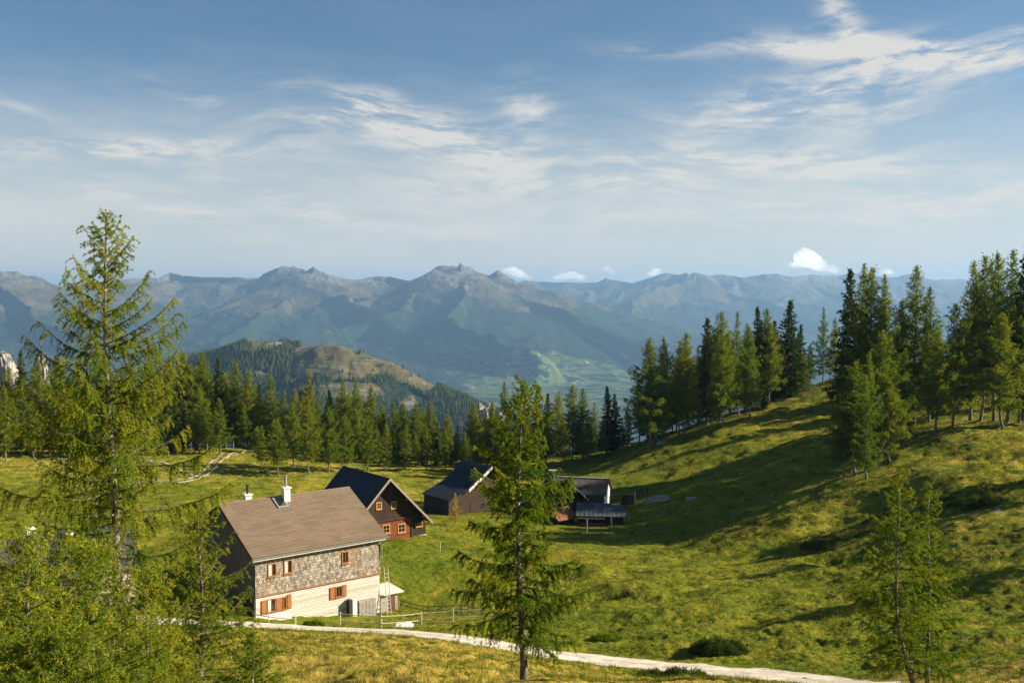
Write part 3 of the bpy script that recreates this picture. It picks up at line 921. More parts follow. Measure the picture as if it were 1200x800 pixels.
# ------------------------------------------------------------------ conifers
def conifer(r, H, R, cb=.12, nb=100, e_top=50, e_low=-8, sag=.25, upturn=.22, sdens=7, slen=.42, pend=.8, tsp=.05, nl=.09, nw=.018, ntri=2, pw=.85, r0=None,
            K=7, twig_n=0, tmat=1, bend=None, yellow=.15, gap=.0, main_from=.15, jit=.035, dead=0, lat_fall=1.0, droopy=1.0, bias=None):
    """returns (trunk Geo, crown Geo); crown material 0 = needles, 1 = twig wood"""
    r0 = r0 or H * .016
    zs = np.linspace(0, 1, 26)
    ph = r.uniform(0, 6)
    wob = lambda t: np.stack([H * .006 * np.sin(t * 7 + ph), H * .006 * np.cos(t * 5 + ph), np.zeros_like(t)], -1)

    def axis(t):
        t = np.asarray(t, float)
        p = wob(t) + np.stack([np.zeros_like(t), np.zeros_like(t), t * H], -1)
        if bend is not None:
            bx, by, k = bend
            f = (1 - np.clip(t / k, 0, 1)) ** 2
            p = p + np.stack([bx * f, by * f, 0 * t], -1)
        return p
    T = Geo()
    P = axis(zs); P[0, 2] -= .5
    rad = r0 * (1 - zs) ** .85 + .006 * H / 10
    rad[:2] *= (1.45, 1.12)
    T.tube(P, rad, 9)
    C = Geo()
    needles_p = []; needles_t = []; needles_d = []
    for i in range(nb):
        t = cb + (1 - cb) * ((i + r.random()) / nb) ** .92
        t = min(t, .995)
        u = (t - cb) / (1 - cb)
        prof = (1 - u) ** pw * (.62 + .38 * min(1, u / .18)) + .035
        L = R * prof * r.uniform(.55, 1.15)
        if r.random() < gap:
            L *= r.uniform(.3, .6)
        e = R_(e_low + (e_top - e_low) * u ** 1.4 + r.normal(0, 7))
        az = i * 2.39996 + r.uniform(-.5, .5)
        if bias is not None:
            L *= 1 + bias[1] * math.cos(az - bias[0])
        s = np.linspace(0, 1, K)
        hor = L * s * math.cos(e); ver = L * (s * math.sin(e) - sag * s ** 1.7 * droopy * (1 - u * .8) + upturn * s ** 3.2 * (1 - u * .5))
        side = np.cumsum(r.normal(0, .03 * L, K)); side -= side[0]
        ca, sa = math.cos(az), math.sin(az)
        B = np.stack([hor * ca - side * sa, hor * sa + side * ca, ver], -1) + axis(t)
        br = max(.004, r0 * .28 * (1 - u) ** .6)
        C.tube(B, br * np.linspace(1, .25, K), 4 if twig_n else 3, tmat)
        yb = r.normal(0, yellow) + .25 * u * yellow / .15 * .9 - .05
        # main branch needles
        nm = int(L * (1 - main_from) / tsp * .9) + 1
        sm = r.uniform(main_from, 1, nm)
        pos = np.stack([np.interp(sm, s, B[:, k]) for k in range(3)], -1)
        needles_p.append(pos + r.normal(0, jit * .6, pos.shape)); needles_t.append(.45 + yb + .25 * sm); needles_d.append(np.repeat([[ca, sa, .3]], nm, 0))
        # side shoots
        m = max(2, int(L * sdens))
        sj = r.uniform(.10, 1, m) ** .9
        base = np.stack([np.interp(sj, s, B[:, k]) for k in range(3)], -1)
        sd = r.choice([-1, 1], m); phi = R_(1) * r.uniform(30, 80, m)
        dx = ca * np.cos(phi) - sa * np.sin(phi) * sd; dy = sa * np.cos(phi) + ca * np.sin(phi) * sd
        lj = slen * min(L, R * .8) * (1 - .62 * sj * lat_fall) * r.uniform(.45, 1.15, m) + .04
        pd = pend * r.uniform(.5, 1.3, m) * (1 - .6 * u)
        Q = 4
        q = np.linspace(0, 1, Q)
        S = base[:, None, :] + np.stack([dx[:, None] * lj[:, None] * q * (1 - .35 * pd[:, None] * q), dy[:, None] * lj[:, None] * q * (1 - .35 * pd[:, None] * q), -(pd * lj)[:, None] * q ** 1.6 + .08 * lj[:, None] * q], -1)
        if twig_n:
            for k in range(m):
                C.tube(S[k], twig_n * np.array([1, .8, .6, .35]), 3, tmat)
        cnt = np.maximum(1, (lj / tsp).astype(int)); idx = np.repeat(np.arange(m), cnt)
        qq = r.uniform(0.02, 1, len(idx))
        f = qq * (Q - 1); i0 = np.minimum(f.astype(int), Q - 2); fr = (f - i0)[:, None]
        pos = S[idx, i0] * (1 - fr) + S[idx, i0 + 1] * fr
        needles_p.append(pos + r.normal(0, jit, pos.shape))
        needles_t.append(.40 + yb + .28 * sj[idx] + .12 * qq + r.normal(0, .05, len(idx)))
        needles_d.append(S[idx, i0 + 1] - S[idx, i0])
    for i in range(dead):
        t = r.uniform(.02, max(.06, cb)); az = r.uniform(0, 6.28); L = R * r.uniform(.2, .6)
        s = np.linspace(0, 1, 5)
        B = np.stack([L * s * math.cos(az), L * s * math.sin(az), L * (-.1 * s - .15 * s ** 2)], -1) + axis(t) + r.normal(0, .01 * H / 10, (5, 3)) * s[:, None]
        T.tube(B, max(.006, r0 * .14) * np.linspace(1, .3, 5), 4)
    # leader
    nm = int(H * .08 / tsp * 1.5) + 2
    tm = r.uniform(.93, 1.0, nm)
    needles_p.append(axis(tm) + r.normal(0, jit, (nm, 3))); needles_t.append(np.full(nm, .75)); needles_d.append(np.repeat([[0, 0, 1.0]], nm, 0))
    p = np.vstack(needles_p); t = np.concatenate(needles_t); d = np.vstack(needles_d)
    d = d / (np.linalg.norm(d, axis=1)[:, None] + 1e-9)
    p = np.repeat(p, ntri, 0); t = np.repeat(t, ntri); d = np.repeat(d, ntri, 0)
    n = len(p)
    dr = r.normal(0, 1, (n, 3)); dr /= np.linalg.norm(dr, axis=1)[:, None]
    dr = dr + .55 * d + np.array([0, 0, .15]); dr /= np.linalg.norm(dr, axis=1)[:, None]
    ax2 = np.cross(dr, r.normal(0, 1, (n, 3))); ax2 /= np.linalg.norm(ax2, axis=1)[:, None] + 1e-9
    ln = nl * r.uniform(.6, 1.3, n)[:, None]; w = nw * r.uniform(.7, 1.3, n)[:, None]
    a = p - ax2 * w; b_ = p + ax2 * w; c = p + dr * ln
    V = np.stack([a, b_, c], 1).reshape(-1, 3)
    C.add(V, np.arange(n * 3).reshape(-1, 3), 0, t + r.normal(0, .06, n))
    return T, C


def hero(name, label, px, d, H, geo, mats, cat='tree', group=None, zoff=0, rz=0):
    x, y, _ = pt(px, 400, d)
    z = gz(x, y) + zoff
    o = thing(name, label, cat, (x, y, z), rz, group)
    T, C = geo
    T.obj('trunk', M['bark'], o, smooth_=True)
    C.obj('crown', [mats, M['twig']], o)
    return o, z


def gx(px, d):
    x, y, _ = pt(px, 400, d)
    return x, y, gz(x, y)


def height_for(px, ytop, d):
    x, y, z = gx(px, d)
    return pt(px, ytop, d)[2] - z


LG = M['larch']; LY = M['larch_yellow']
# big larch at the left
H = height_for(128, 250, 35)
r = np.random.default_rng(101)
hero('larch_tree', 'tallest larch, feathery yellow-green, rising above the mountains at the left', 128, 35, H,
     conifer(r, H, 3.9, cb=.27, nb=140, e_top=48, e_low=2, sag=.26, upturn=.42, sdens=13, slen=.42, pend=1.25, tsp=.016, nl=.07, nw=.013, ntri=2, pw=.60, r0=.165, K=8, twig_n=.005, yellow=.16, gap=.25, jit=.012, dead=26), LY)
# the centre larch
H = height_for(604, 448, 34)
r = np.random.default_rng(102)
hero('larch_tree', 'slender green larch alone on the near side of the gravel road, in the middle', 609, 34, H,
     conifer(r, H, 2.6, cb=.17, nb=128, e_top=42, e_low=-6, sag=.30, upturn=.34, sdens=12, slen=.42, pend=1.15, tsp=.014, nl=.08, nw=.014, ntri=2, pw=.5, r0=.13, K=8, twig_n=.006, yellow=.15, gap=.25, jit=.012, dead=6, bend=(.12, 0, .4)), LG)
# right-hand pair
H = height_for(1056, 545, 31)
r = np.random.default_rng(103)
hero('larch_tree', 'young larch with bent foot, left one of the near pair at lower right', 1056, 31, H,
     conifer(r, H, 2.45, cb=.10, nb=112, e_top=45, e_low=-4, sag=.22, upturn=.22, sdens=13, slen=.42, pend=.8, tsp=.018, nl=.07, nw=.011, ntri=2, pw=.8, r0=.085, K=7, twig_n=.005, yellow=.10, gap=.3, jit=.012, dead=8, bend=(.62, -.1, .45)), LG)
H = height_for(1090, 566, 33)
r = np.random.default_rng(104)
hero('larch_tree', 'thin straight young larch, right one of the near pair at lower right', 1093, 33, H,
     conifer(r, H, 2.0, cb=.12, nb=92, e_top=45, e_low=0, sag=.2, upturn=.22, sdens=12, slen=.42, pend=.7, tsp=.02, nl=.07, nw=.011, ntri=2, pw=.8, r0=.07, K=7, twig_n=.005, yellow=.12, gap=.3, jit=.012, dead=8, bend=(.1, 0, .5)), LG)
# left foreground thicket
for (px, yt, d, R, sd, mt, lab) in [
    (26, 628, 15, 1.35, 111, LY, 'bright yellow-green young larch filling the lower left corner, nearest to the left edge'),
    (104, 640, 17, 1.7, 112, LY, 'bushy young larch with yellow shoot tips right under the tallest larch'),
    (168, 668, 19, 1.45, 113, LG, 'dark green young larch in the near thicket, left of the slim one beside the farmhouse'),
    (231, 598, 27, 1.7, 114, LG, 'slim young larch in front of the shaded end of the brown-roofed farmhouse'),
    (66, 634, 21, 1.7, 118, LG, 'green young larch in the near thicket, between the two brighter ones'),
    (60, 745, 12.5, 1.2, 115, LG, 'low young larch at the bottom edge of the near thicket at lower left'),
    (292, 742, 22, .9, 116, LG, 'small thin larch sapling at the bottom edge right of the slim larch'),
    (-25, 600, 19, 1.6, 117, LG, 'young larch cut by the left edge of the picture above the near thicket')]:
    H = height_for(px, yt, d)
    r = np.random.default_rng(sd)
    hero('young_larch', lab, px, d, H, conifer(r, H, R * 1.15, cb=.04, nb=int(70 + 9 * H), e_top=50, e_low=12, sag=.22, upturn=.25, sdens=12, slen=.46, pend=.9, tsp=.017, nl=.06, nw=.009, ntri=2, pw=.55, r0=.014 * H + .01, K=7, twig_n=.004, yellow=.16, gap=.15, jit=.014, dead=4), mt)

# prototypes for the woods
PROTO = {}
NOM = 20.0


def proto(key, kind, seed, **kw):
    r = np.random.default_rng(seed)
    T, C = conifer(r, NOM, **kw)
    tm = T.mesh('trunk_' + key, [M['bark_far']], True); cm = C.mesh('crown_' + key, [M['larch_far'] if kind == 'larch' else M['spruce'], M['bark_far']])
    PROTO.setdefault(kind, []).append((tm, cm))


for k in range(9):
    v = np.random.default_rng(300 + k)
    proto('larch%d' % k, 'larch', 310 + k, R=v.uniform(3.9, 5.0), cb=v.uniform(.07, .24), nb=int(v.uniform(120, 155)), e_top=48, e_low=v.uniform(-4, 10), sag=.18, upturn=.26, sdens=5.5, slen=.42, pend=.8, tsp=.095, nl=.30, nw=.055,
          ntri=2, pw=v.uniform(.55, .8), r0=.19, K=5, yellow=.13, gap=.38, main_from=.12, jit=.13, dead=5, bend=(v.uniform(-.7, .7), v.uniform(-.3, .3), .16), lat_fall=.8)
for k in range(4):
    v = np.random.default_rng(400 + k)
    proto('spruce%d' % k, 'spruce', 410 + k, R=v.uniform(3.3, 4.0), cb=v.uniform(.04, .10), nb=170, e_top=35, e_low=-22, sag=.16, upturn=.18, sdens=4.5, slen=.36, pend=.5, tsp=.17, nl=.46, nw=.12,
          ntri=2, pw=.85, r0=.24, K=5, yellow=.10, gap=.15, main_from=.05, jit=.11, dead=4, lat_fall=.7)

_tr = np.random.default_rng(77)
NTREE = {}


def plant(kind, label, group, px, ytop, d, wide=1.0, rz=None, crown=None):
    x, y, z = gx(px, d)
    H = pt(px, ytop, d)[2] - z
    if H < 2.5:
        return None
    lst = PROTO[kind]
    tm, cm = lst[_tr.integers(len(lst))]
    o = thing(kind + '_tree', label, 'tree', (x, y, z - .1), _tr.uniform(0, 6.28) if rz is None else rz, group)
    s = H / NOM
    w = s * wide * (NOM / H) ** .22
    o.scale = (w, w, s)
    a = bpy.data.objects.new('trunk', tm); COL.objects.link(a); a.parent = o
    b = bpy.data.objects.new('crown', cm); COL.objects.link(b); b.parent = o
    NTREE[group] = NTREE.get(group, 0) + 1
    return o


ORD = ['first', 'second', 'third', 'fourth', 'fifth', 'sixth', 'seventh', 'eighth', 'ninth', 'tenth', 'eleventh', 'twelfth', 'thirteenth', 'fourteenth', 'fifteenth', 'sixteenth', 'seventeenth', 'eighteenth', 'nineteenth',
       'twentieth', 'twenty-first', 'twenty-second', 'twenty-third', 'twenty-fourth', 'twenty-fifth', 'twenty-sixth', 'twenty-seventh', 'twenty-eighth', 'twenty-ninth', 'thirtieth', 'thirty-first', 'thirty-second', 'thirty-third', 'thirty-fourth']

# A. forest band behind the meadow, left half: skyline trees
A_TOP = [(-12, 425, 216, 'larch'), (8, 430, 214, 'larch'), (24, 412, 216, 'spruce'), (44, 424, 220, 'larch'), (66, 416, 214, 'larch'), (92, 420, 218, 'larch'), (118, 428, 220, 'larch'), (150, 424, 222, 'larch'), (176, 420, 222, 'larch'),
         (198, 417, 226, 'larch'), (214, 412, 228, 'larch'), (236, 412, 230, 'larch'), (255, 420, 232, 'spruce'), (275, 425, 230, 'larch'), (291, 434, 228, 'larch'), (303, 448, 226, 'larch'), (317, 441, 226, 'larch'),
         (332, 458, 224, 'larch'), (344, 456, 220, 'larch'), (361, 434, 228, 'larch'), (372, 461, 230, 'larch'), (385, 456, 222, 'spruce'), (401, 443, 224, 'larch'), (417, 445, 222, 'larch'), (434, 451, 220, 'larch'), (448, 474, 220, 'larch'), (461, 467, 218, 'larch'),
         (472, 471, 220, 'larch'), (487, 471, 219, 'larch'), (504, 471, 214, 'larch'), (524, 485, 214, 'larch'), (536, 497, 212, 'larch'), (555, 472, 212, 'larch')]
LP = {'larch': 'green larch', 'spruce': 'dark spruce'}
for i, (px, yt, d, k) in enumerate(A_TOP):
    plant(k, '%s, %s top from the left on the left forest skyline' % (LP[k], ORD[i]), 'skyline trees of the forest behind the meadow', px, yt, d, .92)
# front-row trees at the forest edge
A_FRONT = [(4, 452, 196, 'larch', 'larch at the forest edge at the far left border, behind the tallest larch'), (36, 470, 200, 'larch', 'larch at the forest edge just left of the tallest larch'),
           (252, 482, 212, 'larch', 'small larch with a thin pale trunk left of the cart track at the forest edge'), (305, 498, 190, 'larch', 'small dark larch at the forest edge just right of the cart track'),
           (324, 490, 186, 'larch', 'bushy larch reaching furthest into the meadow, right of the cart track'), (360, 474, 188, 'larch', 'broad green larch at the forest edge above the farmhouse chimney'),
           (342, 478, 194, 'larch', 'narrow larch wedged behind the two bushy ones right of the cart track'), (385, 476, 192, 'larch', 'larch with a bare pale lower trunk left of the dark chalet roof'), (404, 486, 196, 'larch', 'larch directly above the chimney of the dark-roofed chalet'),
           (430, 490, 200, 'larch', 'larch at the forest edge above the ridge of the dark-roofed chalet'), (452, 494, 202, 'larch', 'light green larch at the forest edge above the chalet gable'), (476, 497, 203, 'larch', 'larch at the forest edge right of the chalet gable'),
           (500, 500, 204, 'larch', 'larch at the forest edge left of the steep barn roof'), (522, 503, 204, 'larch', 'larch at the forest edge above the lean-to of the steep barn'), (545, 505, 204, 'larch', 'larch at the forest edge right above the steep barn ridge'),
           (232, 470, 214, 'larch', 'larch at the forest edge left of the cart track, second from it'), (212, 466, 212, 'larch', 'larch at the forest edge touching the right outline of the tallest larch'), (284, 470, 219, 'larch', 'larch standing where the cart track enters the forest')]
for px, yt, d, k, lab in A_FRONT:
    d -= 9 if px > 300 else 0
    plant(k, lab, 'trees at the forest edge behind the meadow', px, yt, d, .95)
# inner rows of the same band
prof = np.array([(a[0], a[1]) for a in A_TOP])
n = 0
for row, d in enumerate((206, 230, 248)):
    for px in np.arange(-20, 575, 15.5):
        q = px + _tr.uniform(-6, 6)
        if 262 < q < 298 and row == 0:
            continue
        top = np.interp(q, prof[:, 0], prof[:, 1]) + _tr.uniform(9, 34) - (4 if row > 2 else 0) + (22 if row == 0 else 0)
        k = 'spruce' if _tr.random() < .12 else 'larch'
        plant(k, '%s packed in the depth of the forest band behind the meadow' % ('dark spruce' if k == 'spruce' else 'green larch'), 'inner %s trees of the forest behind the meadow' % k, q, top, d + _tr.uniform(-4, 4), 1.0)

for px in np.arange(-15, 590, 15.0):
    q = px + _tr.uniform(-5, 5)
    if 255 < q < 298:
        continue
    plant('spruce', 'short dark spruce filling the foot of the forest band behind the meadow', 'short spruces under the forest behind the meadow', q, np.interp(q, [0, 300, 590], [492, 505, 512]) + _tr.uniform(-9, 9), 213 + _tr.uniform(-5, 5), 1.35)
# B. trees behind the barns, centre
B_T = [(570, 492, 205, 'larch', 'larch at the forest edge, left of the centre larch crown'), (592, 447, 205, 'larch', 'tall light green larch whose top shows directly left of the centre larch tip'), (612, 466, 206, 'larch', 'light green larch partly hidden behind the centre larch, right side'), (576, 470, 210, 'larch', 'larch hidden mostly behind the upper left of the centre larch'),
       (631, 452, 212, 'spruce', 'narrow dark spruce right of the centre larch, left one of the close pair'), (642, 461, 214, 'spruce', 'narrow dark spruce right of the centre larch, right one of the close pair'), (655, 458, 216, 'larch', 'pale larch between the narrow spruces and the broad double larch'),
       (671, 451, 205, 'larch', 'broad light green larch above the white chimney'), (683, 455, 207, 'larch', 'right stem of the broad light green larch pair above the shingled hut'), (697, 471, 212, 'larch', 'lower larch between the broad pair and the dark spruces'),
       (712, 452, 205, 'spruce', 'taller dark spruce standing where the right-hand hill begins'), (721, 461, 207, 'spruce', 'shorter dark spruce touching the one where the right-hand hill begins'), (736, 474, 206, 'larch', 'larch at the left foot of the right-hand wooded ridge'),
       (640, 488, 200, 'larch', 'small larch at the forest edge right of the centre larch'), (660, 490, 198, 'larch', 'small yellowish larch at the forest edge above the white chimney'), (706, 492, 202, 'larch', 'small larch in front of the two dark spruces'), (618, 485, 200, 'larch', 'small larch at the forest edge behind the centre larch'),
       (596, 490, 200, 'larch', 'small larch at the forest edge hidden behind the centre larch crown'), (688, 492, 200, 'larch', 'small larch at the forest edge behind the shingled hut')]
for px, yt, d, k, lab in B_T:
    plant(k, lab, 'trees behind the barns', px, yt, d, 1.12 if 660 < px < 690 else 1.0)
for row, d in enumerate((224, 242)):
    for px in np.arange(562, 752, 19):
        q = px + _tr.uniform(-5, 5)
        k = 'spruce' if _tr.random() < .2 else 'larch'
        plant(k, '%s packed in the depth of the forest behind the barns' % LP[k], 'inner %s trees of the forest behind the barns' % k, q, _tr.uniform(480, 505), d, 1.0)

# C. right-hand wooded ridge
C_TOP = [(762, 397, 187, 'larch', 1.25, 'large broad larch standing first at the left end of the hillside wood'), (778, 394, 196, 'larch', .9, 'larch just right of the broad first tree of the hillside wood'), (797, 398, 190, 'larch', .8, 'larch with a bent pale foot, left stem of the leaning pair on the slope'),
         (804, 390, 188, 'larch', .9, 'larch with a straight pale foot, right stem of the leaning pair on the slope'), (828, 373, 196, 'spruce', 1.1, 'dark spruce between the leaning pair and the single pale trunk on the slope'), (845, 366, 194, 'larch', .95, 'tall larch behind the single light larch on the hillside'),
         (846, 392, 186, 'larch', .85, 'light green larch with one straight pale trunk on the open slope'), (864, 365, 198, 'larch', .9, 'tall larch on the ridge right of the single pale trunk'), (878, 383, 189, 'larch', .95, 'light green larch with a kinked foot, nearest the open slope in its group'),
         (887, 360, 202, 'spruce', 1.0, 'dark spruce behind the larch with the kinked foot'), (898, 362, 203, 'larch', .85, 'larch right of the dark spruce at the middle of the hillside wood'), (925, 352, 207, 'spruce', 1.35, 'big dark conical tree standing on the crest of the slope'), (938, 380, 210, 'spruce', 1.0, 'lower dark tree leaning against the big conical one on the crest'),
         (908, 376, 205, 'spruce', 1.1, 'dark tree filling in left of the big conical one on the crest'), (965, 360, 214, 'larch', .9, 'thin larch standing against the sky in the gap of the ridge'), (978, 372, 212, 'larch', .9, 'thin dark larch right of the one in the gap of the ridge'), (950, 402, 216, 'larch', .8, 'low larch in the gap of the ridge')]
for px, yt, d, k, w, lab in C_TOP:
    plant(k, lab, 'trees along the crest of the hillside wood', px, yt, d, w)
C_MID = [(994, 316, 190, 'spruce', 1.0, 'narrow dark spruce with a pointed top at the left of the high wood'), (1010, 309, 188, 'larch', .9, 'tall larch right of the pointed spruce in the high wood'), (1021, 313, 186, 'larch', .9, 'tall larch, third top of the high wood counted from its left end'),
         (1037, 322, 184, 'larch', .9, 'larch, fourth top of the high wood counted from its left end'), (1073, 312, 178, 'larch', 1.2, 'broad tall larch in the middle of the high wood'), (1056, 352, 180, 'larch', .9, 'lower larch left of the broad tall one in the high wood'), (1090, 336, 176, 'larch', 1.0, 'larch sloping down right of the broad tall one in the high wood'),
         (1120, 356, 142, 'larch', .95, 'larch with a stout pale trunk in front of the gap in the high wood'), (1140, 306, 172, 'larch', 1.0, 'tall larch right of the gap in the high wood'), (1153, 299, 170, 'larch', .9, 'second tall larch right of the gap in the high wood'), (1167, 296, 168, 'larch', .95, 'third tall larch right of the gap in the high wood'),
         (1184, 293, 165, 'larch', 1.05, 'tallest larch at the right end of the high wood'), (1200, 291, 163, 'spruce', 1.0, 'dark spruce cut by the right edge of the picture'), (1218, 300, 160, 'larch', 1.0, 'larch beyond the right edge of the picture'),
         (1174, 367, 138, 'larch', 1.1, 'larch standing in front of the tallest trees near the right edge'), (1197, 352, 142, 'larch', .9, 'slim larch at the right edge in front of the dark spruce'), (1100, 388, 138, 'larch', 1.1, 'larch with a bare foot standing on the open slope left of the stout trunk')]
for px, yt, d, k, w, lab in C_MID:
    d = d - (28 if px < 1045 else 20 if d > 160 else 0)
    plant(k, lab, 'trees of the high wood at the right', px, yt, d, w)
C_FR = [(1003, 423, 130, 'larch', 1.25, 'pale green larch with a bent multiple foot at the front of the slope group'), (1015, 440, 128, 'larch', 1.0, 'thin-stemmed larch right behind the bent one of the slope group'), (1019, 412, 131, 'larch', .9, 'slim larch in the middle of the slope group'),
        (992, 462, 131, 'larch', 1.2, 'low dark larch at the left skirt of the slope group'), (1035, 388, 134, 'larch', 1.15, 'tallest larch of the slope group on the open hill'), (1043, 443, 132, 'larch', 1.15, 'larch with a strongly curved foot in the slope group'), (1060, 408, 137, 'larch', 1.0, 'larch standing just right of the slope group')]
for px, yt, d, k, w, lab in C_FR:
    plant(k, lab, 'larches of the group on the open slope', px, yt, d, w)
topp = np.array([(740, 425), (762, 402), (800, 400), (830, 382), (865, 372), (890, 368), (925, 362), (945, 395), (955, 400), (985, 380), (994, 330), (1010, 322), (1040, 330), (1055, 358), (1073, 330), (1090, 345), (1105, 370), (1118, 365), (1135, 325), (1170, 308), (1200, 300), (1290, 300)])
for row, (d0, x0, x1, st, lo) in enumerate([(204, 752, 960, 17, 10), (225, 760, 975, 19, 8), (190, 992, 1215, 22, 12), (178, 1060, 1225, 30, 30)]):
    for px in np.arange(x0, x1, st):
        q = px + _tr.uniform(-5, 5)
        if 948 < q < 982 and _tr.random() < .7:
            continue
        top = np.interp(q, topp[:, 0], topp[:, 1]) + lo + _tr.uniform(0, 34)
        k = 'spruce' if _tr.random() < .2 else 'larch'
        if 1100 < q < 1130 and top < 372:
            top = 372 + _tr.uniform(0, 20)
        plant(k, '%s packed in the depth of the hillside wood at the right' % LP[k], 'inner %s trees of the hillside wood' % k, q, top, d0 + _tr.uniform(-4, 4), 1.0)
# trees just outside the right border whose shadows fall across the slope
for px, yt, d in [(1262, 440, 110), (1345, 410, 103), (1390, 460, 84)]:
    plant('larch', 'larch just outside the right border that shades the slope', 'larches outside the right border', px, yt, d, 1.1)
# little orange larch by the barn
x, y, z = gx(533, 133)
H = pt(533, 578, 133)[2] - z
r = np.random.default_rng(120)
T, C = conifer(r, H, 1.15, cb=.12, nb=60, e_top=40, e_low=5, sag=.1, upturn=.15, sdens=8, slen=.4, pend=.4, tsp=.06, nl=.14, nw=.03, ntri=2, pw=.8, r0=.06, K=5, yellow=.1, jit=.04)
o = thing('young_larch', 'small orange-turning larch standing in front of the barn lean-to', 'tree', (x, y, z))
T.obj('trunk', M['bark_far'], o); C.obj('crown', [M['larch_orange'], M['bark_far']], o)


# ------------------------------------------------------------------ dwarf pines
def bush(name, label, px, d, L, W, Hh, seed, n=2600, group=None, rz=0, mt=None, nl=.13, cat='shrub'):
    r = np.random.default_rng(seed)
    x, y, z = gx(px, d)
    o = thing(name, label, cat, (x, y, z - .05), rz, group)
    a = r.uniform(0, 2 * np.pi, n); rr = np.sqrt(r.uniform(0, 1, n))
    X = rr * np.cos(a) * L; Y = rr * np.sin(a) * W
    lump = 1 + .9 * fbm(X / L * 2.0 + seed, Y / W * 2.0, 4)
    top = Hh * np.sqrt(np.clip(1 - rr ** 2, 0, 1)) * lump
    Z = top * r.uniform(.25, 1, n) ** .5
    d_ = np.stack([X / L * .6, Y / W * .6, np.full(n, .9)], -1) + r.normal(0, .35, (n, 3)); d_ /= np.linalg.norm(d_, axis=1)[:, None]
    B = np.stack([X, Y, Z], -1)
    G = Geo()
    K = 12
    p = np.repeat(B, K, 0) + np.repeat(d_, K, 0) * r.uniform(0, .22, (n * K, 1))
    dd = np.repeat(d_, K, 0) * .7 + r.normal(0, .6, (n * K, 3)); dd /= np.linalg.norm(dd, axis=1)[:, None]
    w = np.cross(dd, r.normal(0, 1, dd.shape)); w /= np.linalg.norm(w, axis=1)[:, None]
    V = np.stack([p - w * .016, p + w * .016, p + dd * nl * r.uniform(.6, 1.2, (n * K, 1))], 1).reshape(-1, 3)
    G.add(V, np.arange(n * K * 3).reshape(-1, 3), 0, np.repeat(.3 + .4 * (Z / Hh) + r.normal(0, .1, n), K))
    S = Geo()
    for k in range(26):
        i = r.integers(n)
        s = np.linspace(0, 1, 5)[:, None]
        S.tube(B[i] * s + np.array([0, 0, -.1]) * (1 - s) + r.normal(0, .02, (5, 3)), np.linspace(.03, .01, 5), 4)
    G.obj('foliage', mt or M['pine_bush'], o); S.obj('stems', M['twig'], o)
    return o


bush('dwarf_pine', 'dark mounded dwarf pine on the far side of the gravel road', 845, 75, 2.1, 1.3, .85, 5, 3000)
bush('dwarf_pine', 'low dwarf pine on the near road edge, left of the two', 766, 58, 1.15, .8, .55, 6, 1500)
bush('dwarf_pine', 'wider low dwarf pine on the near road edge, right of the two', 803, 57, 1.8, .9, .75, 7, 2400)
bush('dwarf_pine', 'dark scrub growing in the shaded hollow below the slope bank', 965, 108, 2.2, 1.0, .7, 8, 1500)
bush('dwarf_pine', 'dark low scrub on the terrace step right of the near pair of larches', 1140, 107, 2.4, .8, .8, 9, 1500)
bush('dwarf_pine', 'dark low scrub on the step right behind its neighbour near the right edge', 1168, 106, 1.6, .7, .8, 10, 1200)
bush('green_shrub', 'small green weeds on the lawn side of the road, left of the dark dwarf pine', 712, 81, 1.2, .7, .3, 12, 500, mt=M['larch'])
bush('green_shrub', 'small green bush at the foot of the pale log wall', 365, 84.6 + 1.2, .9, .35, .4, 13, 400, mt=M['larch'])


# ------------------------------------------------------------------ grass
def grass(name, n, d0, d1, half, hmin, hmax, blades, wid, seed, mats, cl=1.2, thr=-.2):
    r = np.random.default_rng(seed)
    Y = np.sqrt(r.uniform(d0 ** 2, d1 ** 2, n)); X = r.uniform(-half, half, n) * Y
    keep = (fbm(X / cl, Y / cl, 2) > thr) & (dist_poly(X, Y, ROAD) > 1.75) & ~((np.hypot(X + 19, Y - 97) < 11.5)) & ~((np.hypot(X + 38, Y - 86) < 9))
    X, Y = X[keep], Y[keep]; n = len(X)
    Z = groundz(X, Y) - .02
    strw = fbm(X / 5, Y / 3, 3)
    h = r.uniform(hmin, hmax, n) * (1 + .5 * fbm(X / 2, Y / 2, 2))
    p = np.repeat(np.stack([X, Y, Z], -1), blades, 0); p[:, :2] += r.normal(0, hmax * .35, (n * blades, 2))
    hh = np.repeat(h, blades) * r.uniform(.6, 1.2, n * blades)
    lean = r.normal(0, .45, (n * blades, 2)) + np.array([-.12, 0])
    tip = p + np.stack([lean[:, 0] * hh, lean[:, 1] * hh, hh], -1)
    a = r.uniform(0, np.pi, n * blades); w = np.stack([np.cos(a), np.sin(a), 0 * a], -1) * wid * r.uniform(.6, 1.4, (n * blades, 1))
    V = np.stack([p - w, p + w, tip], 1).reshape(-1, 3)
    t = np.repeat(.42 + .6 * strw + r.normal(0, .2, n), blades) + r.normal(0, .08, n * blades)
    g = Geo(); g.add(V, np.arange(n * blades * 3).reshape(-1, 3), 0, t)
    o = g.obj(name, mats); o['kind'] = 'stuff'
    return o


